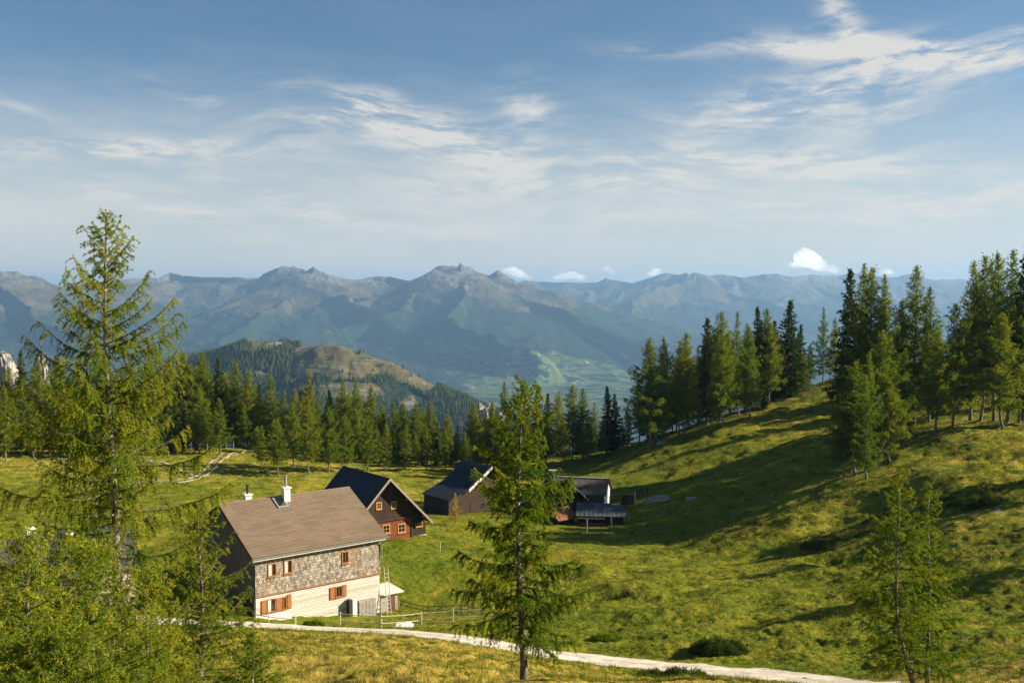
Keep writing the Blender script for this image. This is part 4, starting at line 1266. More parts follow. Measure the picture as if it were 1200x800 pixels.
m = bpy.data.materials.new('grass_blades'); m.use_nodes = True
nt = NT(m.node_tree); nt.n.clear()
t = nt.attr('tint')
c = nt.mix(nt.ramp(t, .05, .5), (.05, .09, .008), (.165, .195, .012)); c = nt.mix(nt.ramp(t, .55, .95), c, (.43, .33, .09))
dd = nt.new('ShaderNodeBsdfDiffuse'); nt.set(dd.inputs[0], c); tr = nt.new('ShaderNodeBsdfTranslucent'); nt.set(tr.inputs[0], c)
mx = nt.new('ShaderNodeMixShader'); mx.inputs[0].default_value = .35; nt.link(dd.outputs[0], mx.inputs[1]); nt.link(tr.outputs[0], mx.inputs[2])
o = nt.new('ShaderNodeOutputMaterial'); nt.link(mx.outputs[0], o.inputs[0])
M['grass_blades'] = m
grass('tussock_grass', 52000, 31, 66, .56, .08, .26, 5, .010, 41, m, 1.1, -.35)
grass('pasture_grass', 150000, 66, 165, .54, .08, .24, 3, .028, 42, m, 3.0, -.05)


def heath():
    r = np.random.default_rng(61)
    PX = []
    for (c, L, W, an, h) in FEATP:
        if abs(h) < .75 or c[1] < 60:
            continue
        n = int(260 * L * W / 6)
        a = r.normal(0, .62, n) * L; b = r.normal(0, .62, n) * W
        PX.append(np.stack([c[0] + a * math.cos(an) - b * math.sin(an), c[1] + a * math.sin(an) + b * math.cos(an)], 1))
    XY = np.vstack(PX)
    k = fbm(XY[:, 0] / 1.6, XY[:, 1] / 1.1, 3) > .02
    XY = XY[k]; n = len(XY)
    Z = groundz(XY[:, 0], XY[:, 1])
    K = 16
    c = np.repeat(np.stack([XY[:, 0], XY[:, 1], Z], 1), K, 0)
    rad = np.repeat(r.uniform(.15, .45, n), K)[:, None]
    d = r.normal(0, 1, (n * K, 3)); d[:, 2] = np.abs(d[:, 2]) * .7; d /= np.linalg.norm(d, axis=1)[:, None]
    p_ = c + d * rad * r.uniform(.5, 1, (n * K, 1))
    dr = d + r.normal(0, .6, d.shape); dr /= np.linalg.norm(dr, axis=1)[:, None]
    w = np.cross(dr, r.normal(0, 1, d.shape)); w /= np.linalg.norm(w, axis=1)[:, None]
    V = np.stack([p_ - w * .035, p_ + w * .035, p_ + dr * .12], 1).reshape(-1, 3)
    g = Geo(); g.add(V, np.arange(n * K * 3).reshape(-1, 3), 0, np.repeat(r.uniform(0, .9, n), K))
    o = g.obj('heather', M['heath']); o['kind'] = 'stuff'


foliage('heath', (.018, .034, .010), (.05, .065, .014), (.12, .075, .03), .15)
heath()

# ------------------------------------------------------------------ buildings
class Frame:
    """local frame: x along u, y along w (rotated by rz), z up, origin O"""

    def __init__(s, O, rz):
        s.O = np.array(O, float); s.rz = rz
        s.u = np.array([math.cos(rz), math.sin(rz), 0]); s.w = np.array([-math.sin(rz), math.cos(rz), 0])

    def hit(s, px, py, n, c):
        """local point where the ray through the pixel meets the plane n.p = c (local normal n)"""
        nw = n[0] * s.u + n[1] * s.w + np.array([0, 0, n[2]])
        r = ray(px, py)
        t = (c + s.O @ nw) / (r @ nw)
        p = t * r - s.O
        return np.array([p @ s.u, p @ s.w, p[2]])

    def front(s, px, py, y=0):
        p = s.hit(px, py, (0, 1, 0), y)
        return p[0], p[2]

    def side(s, px, py, x=0):
        p = s.hit(px, py, (1, 0, 0), x)
        return p[1], p[2]


def P(parent, name, mt, fn, smooth_=False, label=None):
    g = Geo(); fn(g)
    o = g.obj(name, mt, parent, smooth_)
    if label:
        o['label'] = label
    return o


def window(parent, x0, x1, z0, z1, y=0.0, fr='frame_wood', fw=.07, depth=.05, bars=(1, 1), curtain=False, name='window'):
    """frame proud of the wall at local y (facing -y); frame > pane"""
    def f(g):
        yo = y - depth
        g.box(x0, x0 + fw, yo, y + .02, z0, z1); g.box(x1 - fw, x1, yo, y + .02, z0, z1)
        g.box(x0 + fw, x1 - fw, yo, y + .02, z0, z0 + fw); g.box(x0 + fw, x1 - fw, yo, y + .02, z1 - fw, z1)
        for k in range(bars[0]):
            xm = x0 + (x1 - x0) * (k + 1) / (bars[0] + 1); g.box(xm - .02, xm + .02, yo + .012, y + .015, z0 + fw, z1 - fw)
        for k in range(bars[1]):
            zm = z0 + (z1 - z0) * (k + 1) / (bars[1] + 1); g.box(x0 + fw, x1 - fw, yo + .015, y + .012, zm - .018, zm + .018)
    w = P(parent, name, M[fr], f)
    P(w, 'pane', M['glass'], lambda g: g.box(x0 + .02, x1 - .02, y - .012, y + .01, z0 + .02, z1 - .02))
    P(w, 'sill', M[fr], lambda g: g.box(x0 - .05, x1 + .05, y - depth - .07, y + .01, z0 - .055, z0 - .005))
    if curtain:
        def cu(g):
            n = 8
            xs = np.linspace(x0 + fw, x0 + fw + (x1 - x0 - 2 * fw) * .4, n + 1)
            V = []
            for i, xx in enumerate(xs):
                V += [(xx, y - .018 - .006 * (i % 2), z0 + fw), (xx, y - .018 - .006 * (i % 2), z1 - fw)]
            g.add(V, [(2 * i, 2 * i + 2, 2 * i + 3, 2 * i + 1) for i in range(n)])
        P(w, 'curtain', M['curtain'], cu)
    return w


def wall_gabled(g, L, y0, y1, zb, ze, zr, mt=0):
    """closed gabled box: x 0..L, y y0..y1, base zb, eaves ze, ridge zr (ridge along x)"""
    ym = (y0 + y1) / 2
    poly = [(y0, zb), (y1, zb), (y1, ze), (ym, zr), (y0, ze)]
    g.prism(poly, 'x', 0, L, mt)


def roof_slope(g, x0, x1, ya, za, yb, zb_, th=.14, courses=22, step=.018, tile=.0, r=None):
    """overlapping courses from eave (ya, za) to ridge (yb, zb_), one slab per course"""
    r = r or np.random.default_rng(5)
    dy = (yb - ya) / courses; dz = (zb_ - za) / courses
    nrm = np.array([-(zb_ - za), (yb - ya)]); nrm = nrm / np.linalg.norm(nrm) * (1 if nrm[1] > 0 else -1)
    nx = max(1, int(round((x1 - x0) / tile))) if tile else 1
    xs = np.linspace(x0, x1, nx + 1)
    for i in range(courses):
        a = np.array([ya + dy * i, za + dz * i]); b = a + np.array([dy, dz])
        a2 = a + nrm * step; b2 = b + nrm * .002
        for k in range(nx):
            t = r.random()
            V = [(xs[k], a2[0], a2[1]), (xs[k + 1], a2[0], a2[1]), (xs[k + 1], b2[0], b2[1]), (xs[k], b2[0], b2[1]),
                 (xs[k], a[0] - nrm[0] * .01 + dy * .12, a[1] - nrm[1] * .01 + dz * .12), (xs[k + 1], a[0] - nrm[0] * .01 + dy * .12, a[1] - nrm[1] * .01 + dz * .12)]
            g.add(V, [(0, 1, 2, 3), (4, 5, 1, 0)], 0, t)
    # slab body underneath
    A = np.array([ya, za]) - nrm * .004; B = np.array([yb, zb_]) - nrm * .004
    A2 = A - nrm * th; B2 = B - nrm * th
    g.prism([tuple(A), tuple(B), tuple(B2), tuple(A2)], 'x', x0 + .003, x1 - .003, 0, .3)


def seam_roof(g, x0, x1, ya, za, yb, zb_, th=.08, sp=.55, rib=.035, r=None):
    """standing-seam sheet roof"""
    r = r or np.random.default_rng(6)
    nrm = np.array([-(zb_ - za), (yb - ya)]); nrm = nrm / np.linalg.norm(nrm) * (1 if nrm[1] > 0 else -1)
    A = np.array([ya, za]); B = np.array([yb, zb_])
    n = max(1, int(round((x1 - x0) / sp))); xs = np.linspace(x0, x1, n + 1)
    for k in range(n):
        g.prism([tuple(A), tuple(B), tuple(B - nrm * th), tuple(A - nrm * th)], 'x', xs[k], xs[k + 1] - .002, 0, r.random())
        if k:
            g.prism([tuple(A + nrm * .001), tuple(B + nrm * .001), tuple(B + nrm * rib), tuple(A + nrm * rib)], 'x', xs[k] - .018, xs[k] + .018, 0, .7)


TH = math.atan2(.621, .784)

# ---- 1. brown-roofed farmhouse
O1 = pt(300, 722, 89); O1[2] = -30.4
f1 = Frame(O1, TH)
L1, W1 = 12.6, 13.4
zE = -22.96 - O1[2]; zR = -19.35 - O1[2]; zS = -26.5 - O1[2]   # eave edge, ridge, shingle line
sl = (zR - zE) / (W1 / 2 + .6)
zW = zE + .6 * sl - .1
h1 = thing('farmhouse', 'large farmhouse with brown tiled roof, grey shingled upper wall and pale log ground floor', 'house', tuple(O1), TH)
P(h1, 'log_wall', M['pale_logs'], lambda g: g.box(0, L1, 0, W1, 0, zS - .02))


def upper(g):
    y0, y1 = -.07, W1 + .07; ym = W1 / 2
    g.prism([(y0, zS), (y1, zS), (y1, zW), (ym, zW + sl * (W1 / 2 + .05) - .12), (y0, zW)], 'x', -.06, L1 + .06)
    # flared bottom course
    g.prism([(y0 - .05, zS - .05), (y0 + .02, zS - .05), (y0, zS + .22), (y0 - .01, zS + .22)], 'x', -.08, L1 + .08)


P(h1, 'shingled_wall', M['wall_shingles'], upper)
P(h1, 'gable_boards', M['grey_boards'], lambda g: g.prism([(-.0, zS - 3.0), (W1, zS - 3.0), (W1, zW - .1), (W1 / 2, zW + sl * W1 / 2 - .3), (0, zW - .1)], 'x', -.13, -.065))
P(h1, 'ledge', M['orange_wood'], lambda g: g.box(-.1, L1 + .1, -.15, -.002, zS - .12, zS - .05))


def roof1(g):
    r = np.random.default_rng(8)
    roof_slope(g, -.55, L1 + .55, -.6, zE, W1 / 2, zR, .16, 26, .032, .9, r)
    roof_slope(g, -.55, L1 + .55, W1 + .6, zE, W1 / 2, zR, .16, 26, .032, .9, r)


rf = P(h1, 'roof', M['brown_tiles'], roof1)
P(rf, 'ridge_cap', M['brown_tiles'], lambda g: g.prism([(W1 / 2 - .16, zR - .04), (W1 / 2, zR + .06), (W1 / 2 + .16, zR - .04)], 'x', -.57, L1 + .57))
P(h1, 'gutter', M['grey_metal'], lambda g: (g.prism([(-.62 - .13, zE - .05), (-.62, zE - .05), (-.62, zE - .16), (-.66, zE - .19), (-.71, zE - .17)], 'x', -.55, L1 + .65), g.tube([(L1 + .6, -.68, zE - .16), (L1 + .5, -.6, zE - .4), (L1 + .16, -.2, zE - .75), (L1 + .16, -.2, zS + .1), (L1 + .16, -.2, .3)], .055, 8)))
P(h1, 'fascia', M['old_white'], lambda g: g.box(-.5, L1 + .5, -.6, -.56, zE - .34, zE - .1))
P(h1, 'barge_board', M['dark_wood'], lambda g: (g.prism([(-.6, zE - .02), (W1 / 2, zR - .02), (W1 / 2, zR - .26), (-.6, zE - .26)], 'x', -.60, -.556), g.prism([(W1 + .6, zE - .02), (W1 / 2, zR - .02), (W1 / 2, zR - .26), (W1 + .6, zE - .26)], 'x', -.60, -.556),
                                              g.prism([(-.6, zE - .02), (W1 / 2, zR - .02), (W1 / 2, zR - .26), (-.6, zE - .26)], 'x', L1 + .556, L1 + .60)))


def rect(fr, a, b, c, d, y=0):
    """pixels x0,x1 and y-top,y-bottom measured at the left edge"""
    x0, z1 = fr.front(a, c, y); x0b, z0 = fr.front(a, d, y)
    x1, _ = fr.front(b, (c + d) / 2, y)
    return x0, x1, z0, z1


for (a, b, c, d, cur) in [(313.5, 324, 660.5, 676, True), (332.5, 342.5, 656.5, 672.5, True), (400.5, 408.5, 646, 660.5, False)]:
    x0, x1, z0, z1 = rect(f1, a, b, c, d, -.07)
    window(h1, x0, x1, z0, z1, -.07, 'orange_wood', .1, .06, (1, 0), cur)
for (a, b, c, d) in [(313, 323, 702, 717.5), (330.8, 336, 699, 714), (393, 401, 687, 700)]:
    x0, x1, z0, z1 = rect(f1, a, b, c, d, 0)
    window(h1, x0, x1, z0, z1, 0, 'orange_wood', .08, .06, (1, 0), a == 313)


def shutter(a, b, c, d, lab=None):
    x0, x1, z0, z1 = rect(f1, a, b, c, d, -.05)
    def f(g):
        g.box(x0, x1, -.085, -.045, z0, z1)
        for zz in (z0 + .12, z1 - .2):
            g.box(x0 + .03, x1 - .03, -.105, -.087, zz, zz + .09)
    P(h1, 'shutter', M['orange_wood'], f)


for s in [(306.5, 312.3, 703.5, 719.5), (323.8, 330, 700.5, 716.5), (336.8, 341.6, 696.5, 713), (386.8, 392.3, 688, 702.5), (401.6, 406, 684.8, 699)]:
    shutter(*s)
# chimneys and roof light
nrm1 = np.array([0, -sl, 1.0])


def roofpt(px, py):
    return f1.hit(px, py, (0, -sl, 1), zE + .6 * sl)


c1 = roofpt(337, 588)


def chim(parent, x, y, zb, zt, w, dpt, body, pipe, ph, name='chimney'):
    c = P(parent, name, M[body], lambda g: g.box(x - w / 2, x + w / 2, y - dpt / 2, y + dpt / 2, zb, zt))
    P(c, 'cap', M[body], lambda g: g.box(x - w / 2 - .1, x + w / 2 + .1, y - dpt / 2 - .1, y + dpt / 2 + .1, zt + .002, zt + .12))
    if pipe:
        P(c, 'flue_pipe', M[pipe], lambda g: (g.tube([(x, y, zt + .1), (x, y, zt + ph)], .11, 10, cap=True), g.tube([(x, y, zt + ph - .12), (x, y, zt + ph + .02)], .15, 10, cap=True)))
    return c


chim(h1, c1[0], c1[1] + .35, c1[2] - .3, f1.hit(337, 571.5, (0, 1, 0), c1[1] + .3)[2], .62, .62, 'white_render', 'grey_metal', 1.2)
p = f1.hit(290, 580, (0, 1, 0), W1 / 2 + 1.3)
chim(h1, p[0], W1 / 2 + 1.3, zR - 1.3, p[2] + .02, .62, .56, 'white_render', 'dark_metal', .95)
k = roofpt(328.5, 589)
s_ang = math.atan(sl)


def skyl(g, a, b, lo, hi):
    # slab parallel to the roof
    cx, cy, cz = k
    for_ = []
    for (dx, dy) in ((-a, -b), (a, -b), (a, b), (-a, b)):
        for_.append((cx + dx, cy + dy * math.cos(s_ang), cz + dy * math.sin(s_ang)))
    n = np.array([0, -math.sin(s_ang), math.cos(s_ang)])
    V = [np.array(v) + n * lo for v in for_] + [np.array(v) + n * hi for v in for_]
    g.add(V, [(0, 1, 2, 3), (4, 5, 6, 7), (0, 1, 5, 4), (1, 2, 6, 5), (2, 3, 7, 6), (3, 0, 4, 7)])


rl = P(h1, 'roof_window', M['grey_metal'], lambda g: skyl(g, .55, .8, -.05, .12))
P(rl, 'pane', M['glass'], lambda g: skyl(g, .38, .6, .1, .135))
# dark sheet, its colour stands for the shade inside the gable's opening
P(h1, 'gable_opening_shade', M['dark_wood'], lambda g: g.box(-.16, -.135, .5, 3.6, 1.4, zS - .45))
# leaning white panel, grey board screen, annex
x0, x1, z0, z1 = rect(f1, 413, 418.2, 702, 724.5, -.55)
o = P(None, 'white_panel', M['white_render'], lambda g: (g.box(x0, x1, -.62, -.52, z0 - .05, z1), g.box(x0 - .35, x0 - .01, -.6, -.1, z0 - .05, z1 - .02, 1)), False)
o.data.materials.append(M['dark_metal']); o.location = tuple(O1); o.rotation_euler = (0, 0, TH)  # dark left box puts the white cabinet's shaded side into the colour
tag(o, 'tall white cabinet standing against the pale log wall of the farmhouse', 'cabinet')
x0, x1, z0, z1 = rect(f1, 420, 440, 704, 722, -.3)


def pile(g):
    r = np.random.default_rng(3)
    n = 15
    zz = np.linspace(z0 - .2, z1, n)
    for i in range(n - 1):
        for j in range(5):
            a = x0 + (x1 - x0) * j / 5; b = x0 + (x1 - x0) * (j + 1) / 5
            g.box(a + .01, b - .01 + r.uniform(-.02, .0), -.45 + r.uniform(-.03, .03), -.01, zz[i], zz[i + 1] - .02, 0, r.random())


o = P(None, 'firewood_stack', M['plank_grey'], pile); o.location = tuple(O1); o.rotation_euler = (0, 0, TH)
tag(o, 'grey weathered stack of split wood against the right end of the pale log wall', 'firewood stack')
xa, za = L1 + .35, 0
zg_ = 0.0
pa = f1.front(466, 717.5, .3)
an = thing('shed', 'little grey shed with a flat pale roof at the right corner of the farmhouse', 'shed', tuple(O1 + f1.u * (L1 + .3) + f1.w * .3), TH)
AW = 1.9; zt_ = f1.front(456, 695.5, .3)[1]; zb2 = -1.0
P(an, 'wall', M['plank_grey'], lambda g: g.box(0, AW, 0, 2.2, zb2, zt_))
P(an, 'roof', M['old_white'], lambda g: g.prism([(-.35, zt_ + .02), (2.5, zt_ + .25), (2.5, zt_ + .37), (-.35, zt_ + .14)], 'x', -.1, AW + .5))
P(an, 'door', M['red_cloth'] if False else M['brick_brown'], lambda g: g.box(.9, 1.6, -.03, -.003, zb2, zt_ - .3))
ld = thing('ladder', 'wooden ladder leaning upright against the front of the little grey shed', 'ladder', tuple(O1 + f1.u * (L1 + .45) - f1.w * .25), TH)
for xx in (0, .42):
    P(ld, 'rail', M['rail_wood'], lambda g: g.tube([(xx, -.45, -.3), (xx, .18, 4.3)], .035, 6, cap=True))
for i in range(11):
    zz = .1 + i * .36; yy = -.45 + .63 * (zz + .3) / 4.6
    P(ld, 'rung', M['rail_wood'], lambda g: g.tube([(0, yy, zz), (.42, yy, zz)], .022, 6))

# stone terrace edge in front of the windows
bx, bz = f1.front(303, 727, -1.2)
ex, _ = f1.front(338, 727, -1.2)


def terr(g):
    r = np.random.default_rng(4)
    g.box(bx, ex, -1.9, -.6, bz - 1.2, bz + .12)
    g.box(bx - .06, ex + .06, -1.96, -.54, bz + .123, bz + .17)


o = P(None, 'terrace', M['white_render'], terr); o.location = tuple(O1); o.rotation_euler = (0, 0, TH)
tag(o, 'low whitewashed terrace step below the shuttered ground-floor windows', 'terrace')

# ---- 2. dark-roofed chalet
A2 = pt(457, 560, 120.0)
f2 = Frame(A2, TH)       # origin at the apex of the front gable; x = along the gable, y = into the house
g0 = gz(A2[0] + 3, A2[1] + 3)
O2 = np.array([A2[0], A2[1], g0 - .4]); f2 = Frame(O2, TH)
zA = A2[2] - O2[2]
S2 = 1.02; HW = 5.1; OV = 6.0; PD = 1.1; LN = 10.6
h2 = thing('chalet', 'dark steep-roofed wooden chalet with red-brown lower logs behind the farmhouse', 'house', tuple(O2), TH)
slp = 1.0
zEv = zA - OV * slp


def gwall(g, y0, y1, zb, x0, x1, top=.22):
    pts_ = [(x0, zb), (x1, zb)]
    f = lambda x: zA - abs(x) * slp - top
    if x1 > 0 > x0:
        pts_ += [(x1, f(x1)), (0, f(0)), (x0, f(x0))]
    else:
        pts_ += [(x1, f(x1)), (x0, f(x0))]
    g.prism(pts_, 'y', y0, y1)


zM = f2.front(461, 608, PD)[1]; xW = f2.front(499, 622, PD + .7)[0]
xR = f2.front(482, 615, PD)[0]
P(h2, 'gable_wall', M['dark_boards'], lambda g: gwall(g, PD - .08, LN, zM, -HW, HW), label='upper wall of dark upright boards')
P(h2, 'log_wall', M['red_logs'], lambda g: g.box(-HW, xR, PD, LN - .1, -.2, zM - .01), label='red-brown log lower wall')
P(h2, 'side_wall', M['dark_boards'], lambda g: g.prism([(xR + .02, -.2), (xW, -.2), (xW, zA - xW * slp - .25), (zA - zM - .25, zM - .02), (xR + .02, zM - .02)], 'y', PD + .7, LN - .1))
P(h2, 'corner_post', M['dark_wood'], lambda g: (g.box(xR - .05, xR + .22, PD - .1, PD + .3, -.3, zM)))
P(h2, 'plinth', M['old_white'], lambda g: (g.box(xR + .3, xW + .05, PD + .62, PD + .68, -.8, .32), g.box(-HW, xR, PD - .05, PD - .01, -.8, .1)))
P(h2, 'belt_beam', M['dark_wood'], lambda g: g.box(-HW, HW, PD - .2, PD - .09, zM - .1, zM + .08))


def roof2(g):
    r = np.random.default_rng(9)
    for sg in (-1, 1):
        roofy(g, sg, 0, zA, OV, zA - OV * slp, -.05, LN + .7, r, .16)


def roofy(g, sg, xi, zi, xo, zo, y0, y1, r, th=.12, sp=.5):
    """sheet roof slope with the ridge along y"""
    nrm = np.array([(zi - zo), (xo - xi)]); nrm = nrm / np.linalg.norm(nrm); nrm = nrm * np.array([1, 1])
    A = np.array([xi, zi]); B = np.array([xo, zo])
    n = max(1, int(round((y1 - y0) / sp))); ys = np.linspace(y0, y1, n + 1)
    S = lambda p: (p[0] * sg, p[1])
    for k in range(n):
        g.prism([S(A), S(B), S(B - nrm * th), S(A - nrm * th)], 'y', ys[k], ys[k + 1] - .002, 0, r.random())
        if k:
            g.prism([S(A + nrm * .001), S(B + nrm * .001), S(B + nrm * .035), S(A + nrm * .035)], 'y', ys[k] - .015, ys[k] + .015, 0, .6)


P(h2, 'roof', M['dark_roof'], roof2)


def barge(g, zt, xo, sl_, y, wd=.26, th=.05, x_in=0):
    for sg in (-1, 1):
        g.prism([(x_in * sg, zt + .05 - x_in * sl_), (xo * sg, zt + .05 - xo * sl_), (xo * sg, zt - wd - xo * sl_), (x_in * sg, zt - wd - x_in * sl_)], 'y', y - th, y)


P(h2, 'barge_board', M['barge'], lambda g: barge(g, zA, OV, slp, -.055, .30, .06))
for (a, b, c, d) in [(440.8, 447.2, 588.5, 597), (458, 464.3, 587.5, 596)]:
    x0, x1, z0, z1 = rect(f2, a, b, c, d, PD - .08)
    window(h2, x0, x1, z0, z1, PD - .08, 'frame_wood', .12, .06, (1, 1))
for (a, b, c, d) in [(448, 457, 615, 625.5), (466, 475, 613.8, 624.5)]:
    x0, x1, z0, z1 = rect(f2, a, b, c, d, PD)
    window(h2, x0, x1, z0, z1, PD, 'frame_wood', .11, .06, (1, 1))
x0, x1, z0, z1 = rect(f2, 486.5, 495, 612.5, 617.5, PD + .7)
window(h2, x0, min(x1, xW - .2), z0, z1, PD + .7, 'frame_wood', .07, .05, (0, 0))
# chimney on the left slope
pc = f2.hit(410.5, 563, (1, 0, 1), zA)
chim(h2, pc[0], pc[1], pc[2] - .6, f2.hit(410.5, 552, (0, 1, 0), pc[1])[2], .75, .75, 'brick_brown', None, 0)
P(h2, 'purlin', M['dark_wood'], lambda g: [g.box(x - .1, x + .1, -.02, PD, zA - abs(x) * slp - .62, zA - abs(x) * slp - .40) for x in (-4.6, -2.3, 0, 2.3, 4.6)])

# ---- 3. steep barn with a flared lean-to
A3 = pt(577, 546, 150.0)
O3 = np.array([A3[0], A3[1], gz(A3[0], A3[1]) - .4]); f3 = Frame(O3, TH)
zA3 = A3[2] - O3[2]
h3 = thing('barn', 'dark steep-roofed barn with a flared lean-to, half hidden by the centre larch', 'barn', tuple(O3), TH)
s3 = .68


def roof3(g):
    r = np.random.default_rng(10)
    roofy(g, -1, 0, zA3, 4.0, zA3 - 4.0 * s3, 0, 7.2, r, .12); roofy(g, -1, 4.003, zA3 - 4.0 * s3 - .003, 7.7, zA3 - 4.0 * s3 - 1.45, 0, 7.2, r, .1)
    roofy(g, 1, 0, zA3, 5.0, zA3 - 5.0 * s3, 0, 7.2, r, .12)


P(h3, 'roof', M['dark_roof'], roof3)
P(h3, 'barge_board', M['old_white'], lambda g: [g.prism([(a, za + .07), (b, zb3 + .07), (b, zb3 - .42), (a, za - .42)], 'y', -.13, -.004) for a, za, b, zb3 in
                                            [(-.1, zA3, -1.3, zA3 - 1.3 * s3), (-1.36, zA3 - 1.36 * s3, -2.5, zA3 - 2.5 * s3), (-2.56, zA3 - 2.56 * s3, -4.3, zA3 - 4.3 * s3)]], label='wide whitish verge boards catching the sun')
P(h3, 'wall', M['dark_logs'], lambda g: (g.prism([(-4.2, -.5), (4.4, -.5), (4.4, zA3 - 4.4 * s3 - .2), (0, zA3 - .25), (-4.2, zA3 - 4.2 * s3 - .2)], 'y', .9, 6.9)))
P(h3, 'lean_to_wall', M['dark_logs'], lambda g: g.prism([(-7.5, -.9), (-4.22, -.9), (-4.22, zA3 - 4.2 * s3 - .25), (-7.5, zA3 - 4.0 * s3 - 1.55)], 'y', .5, 6.9))
P(h3, 'door', M['dark_wood'], lambda g: g.box(-3.4, -1.9, .85, .895, -.2, 2.1))
window(h3, -1.4, -.8, 1.0, 1.6, .9, 'dark_wood', .08, .04)

# ---- 4. gabled hut right of the centre larch
A4 = pt(671, 568, 146.0)
O4 = np.array([A4[0], A4[1], gz(A4[0], A4[1]) - .4]); f4 = Frame(O4, TH)
zA4 = A4[2] - O4[2]
h4 = thing('hut', 'small dark-roofed hut with a sunlit timber gable, left of the grey shingled hut', 'hut', tuple(O4), TH)
P(h4, 'roof', M['dark_roof'], lambda g: [roofy(g, s_, 0, zA4, 3.1, zA4 - 3.1 * .82, 0, 6.0, np.random.default_rng(1), .12) for s_ in (-1, 1)])
P(h4, 'barge_board', M['old_white'], lambda g: barge(g, zA4, 3.1, .82, -.004, .14, .05))
P(h4, 'wall', M['dark_boards'], lambda g: g.prism([(-2.6, -.6), (2.6, -.6), (2.6, zA4 - 2.6 * .82 - .2), (0, zA4 - .25), (-2.6, zA4 - 2.6 * .82 - .2)], 'y', .5, 5.6))
P(h4, 'gable_infill', M['dark_boards'], lambda g: g.prism([(-1.9, zA4 - 1.9 * .82 - .4), (1.9, zA4 - 1.9 * .82 - .4), (0, zA4 - .5)], 'y', .44, .495))
window(h4, -.4, .3, 1.2, 1.9, .5, 'frame_wood', .08, .04)

# ---- 5. shingled hut with the white end gable
T5 = math.atan2(-.25, .97)
RR = pt(714, 561, 150.0)
O5 = np.array([RR[0], RR[1], gz(RR[0], RR[1]) - .6]); f5 = Frame(O5, T5)
zR5 = RR[2] - O5[2]; L5 = 9.2; HW5 = 2.9; s5 = .62
h5 = thing('hut', 'hut with a grey shingle roof and a narrow white end gable', 'hut', tuple(O5), T5)


def roof5(g):
    r = np.random.default_rng(2)
    roof_slope(g, -L5, .0, -HW5 - .2, zR5 - (HW5 + .2) * s5, 0, zR5, .12, 14, .02, .8, r); roof_slope(g, -L5, .0, HW5 + .2, zR5 - (HW5 + .2) * s5, 0, zR5, .12, 14, .02, .8, r)


P(h5, 'roof', M['roof_shingles'], roof5)
P(h5, 'ridge_board', M['old_white'], lambda g: g.box(-L5, .02, -.1, .1, zR5 + .01, zR5 + .09))
P(h5, 'wall', M['grey_boards'], lambda g: g.prism([(-HW5 + .2, -.8), (HW5 - .2, -.8), (HW5 - .2, zR5 - HW5 * s5), (0, zR5 - .2), (-HW5 + .2, zR5 - HW5 * s5)], 'x', -L5 + .3, -.36))
P(h5, 'end_gable', M['white_render'], lambda g: g.prism([(-HW5 + .25, -.8), (HW5 - .25, -.8), (HW5 - .25, zR5 - HW5 * s5), (0, zR5 - .22), (-HW5 + .25, zR5 - HW5 * s5)], 'x', -.355, -.25))
P(h5, 'chimney', M['stone'], lambda g: (g.box(-L5 + .3, -L5 + 1.0, -.5, .2, zR5 - .8, zR5 + .85), g.box(-L5 + .1, -L5 + 1.2, -.7, .4, zR5 + .853, zR5 + 1.0)))
pc = f5.hit(652, 553, (0, 1, 0), 1.5)
P(h5, 'vent_stack', M['white_render'], lambda g: (g.box(pc[0] - .3, pc[0] + .3, 1.2, 1.8, zR5 - 2.0, pc[2] + .1)))

# ---- 6. sheet-metal lean-to shed
Q6 = pt(714, 604.5, 137.5)
O6 = np.array([Q6[0], Q6[1], gz(Q6[0], Q6[1]) - .35]); T6 = R_(-6); f6 = Frame(O6, T6)
ze6 = Q6[2] - O6[2]
h6 = thing('shed', 'low open shed under grey-blue sheet-metal roofing in front of the shingled hut', 'shed', tuple(O6), T6)
P(h6, 'roof', M['sheet_metal'], lambda g: seam_roof(g, -4.5, .35, -.3, ze6, 2.5, ze6 + 1.25, .06, .62, .04))
P(h6, 'back_wall', M['dark_boards'], lambda g: g.box(-4.3, 1.9, 2.2, 2.35, -.8, ze6 + .9))
P(h6, 'side_wall', M['dark_boards'], lambda g: g.box(-.1, 1.9, .5, 2.19, -.8, ze6 - .02))
P(h6, 'roof_wing', M['sheet_metal'], lambda g: seam_roof(g, .37, 2.3, -.1, ze6 - .05, 2.3, ze6 + 1.1, .06, .62, .04), label='lighter grey right-hand bay of the metal roof')
P(h6, 'beam', M['rail_wood'], lambda g: g.box(-4.3, -.6, -.12, .02, ze6 - .42, ze6 - .24))
P(h6, 'board_front', M['brick_brown'], lambda g: [g.box(-4.3 + i * .42, -4.3 + i * .42 + .36, -.04, .0, -.5, .75) for i in range(9)])
for xx in (-4.3, -2.4, -.3):
    P(h6, 'post', M['dark_wood'], lambda g: g.box(xx - .07, xx + .07, .03, .17, -.6, ze6 - .1))
# rusty orange roof of a low shelter
Q7 = pt(676, 606, 139.0)
O7 = np.array([Q7[0], Q7[1], gz(Q7[0], Q7[1]) - .3]); T7 = R_(38); ze7 = Q7[2] - O7[2]
h7 = thing('shelter', 'low shelter with a rusty orange metal roof beside the metal-roofed shed', 'shed', tuple(O7), T7)
P(h7, 'roof', M['rust'], lambda g: seam_roof(g, -3.4, .2, -.2, ze7, 2.2, ze7 + 1.2, .06, .5, .04))
P(h7, 'wall', M['dark_boards'], lambda g: g.box(-3.2, 0, .5, 2.0, -.6, ze7 + .25))

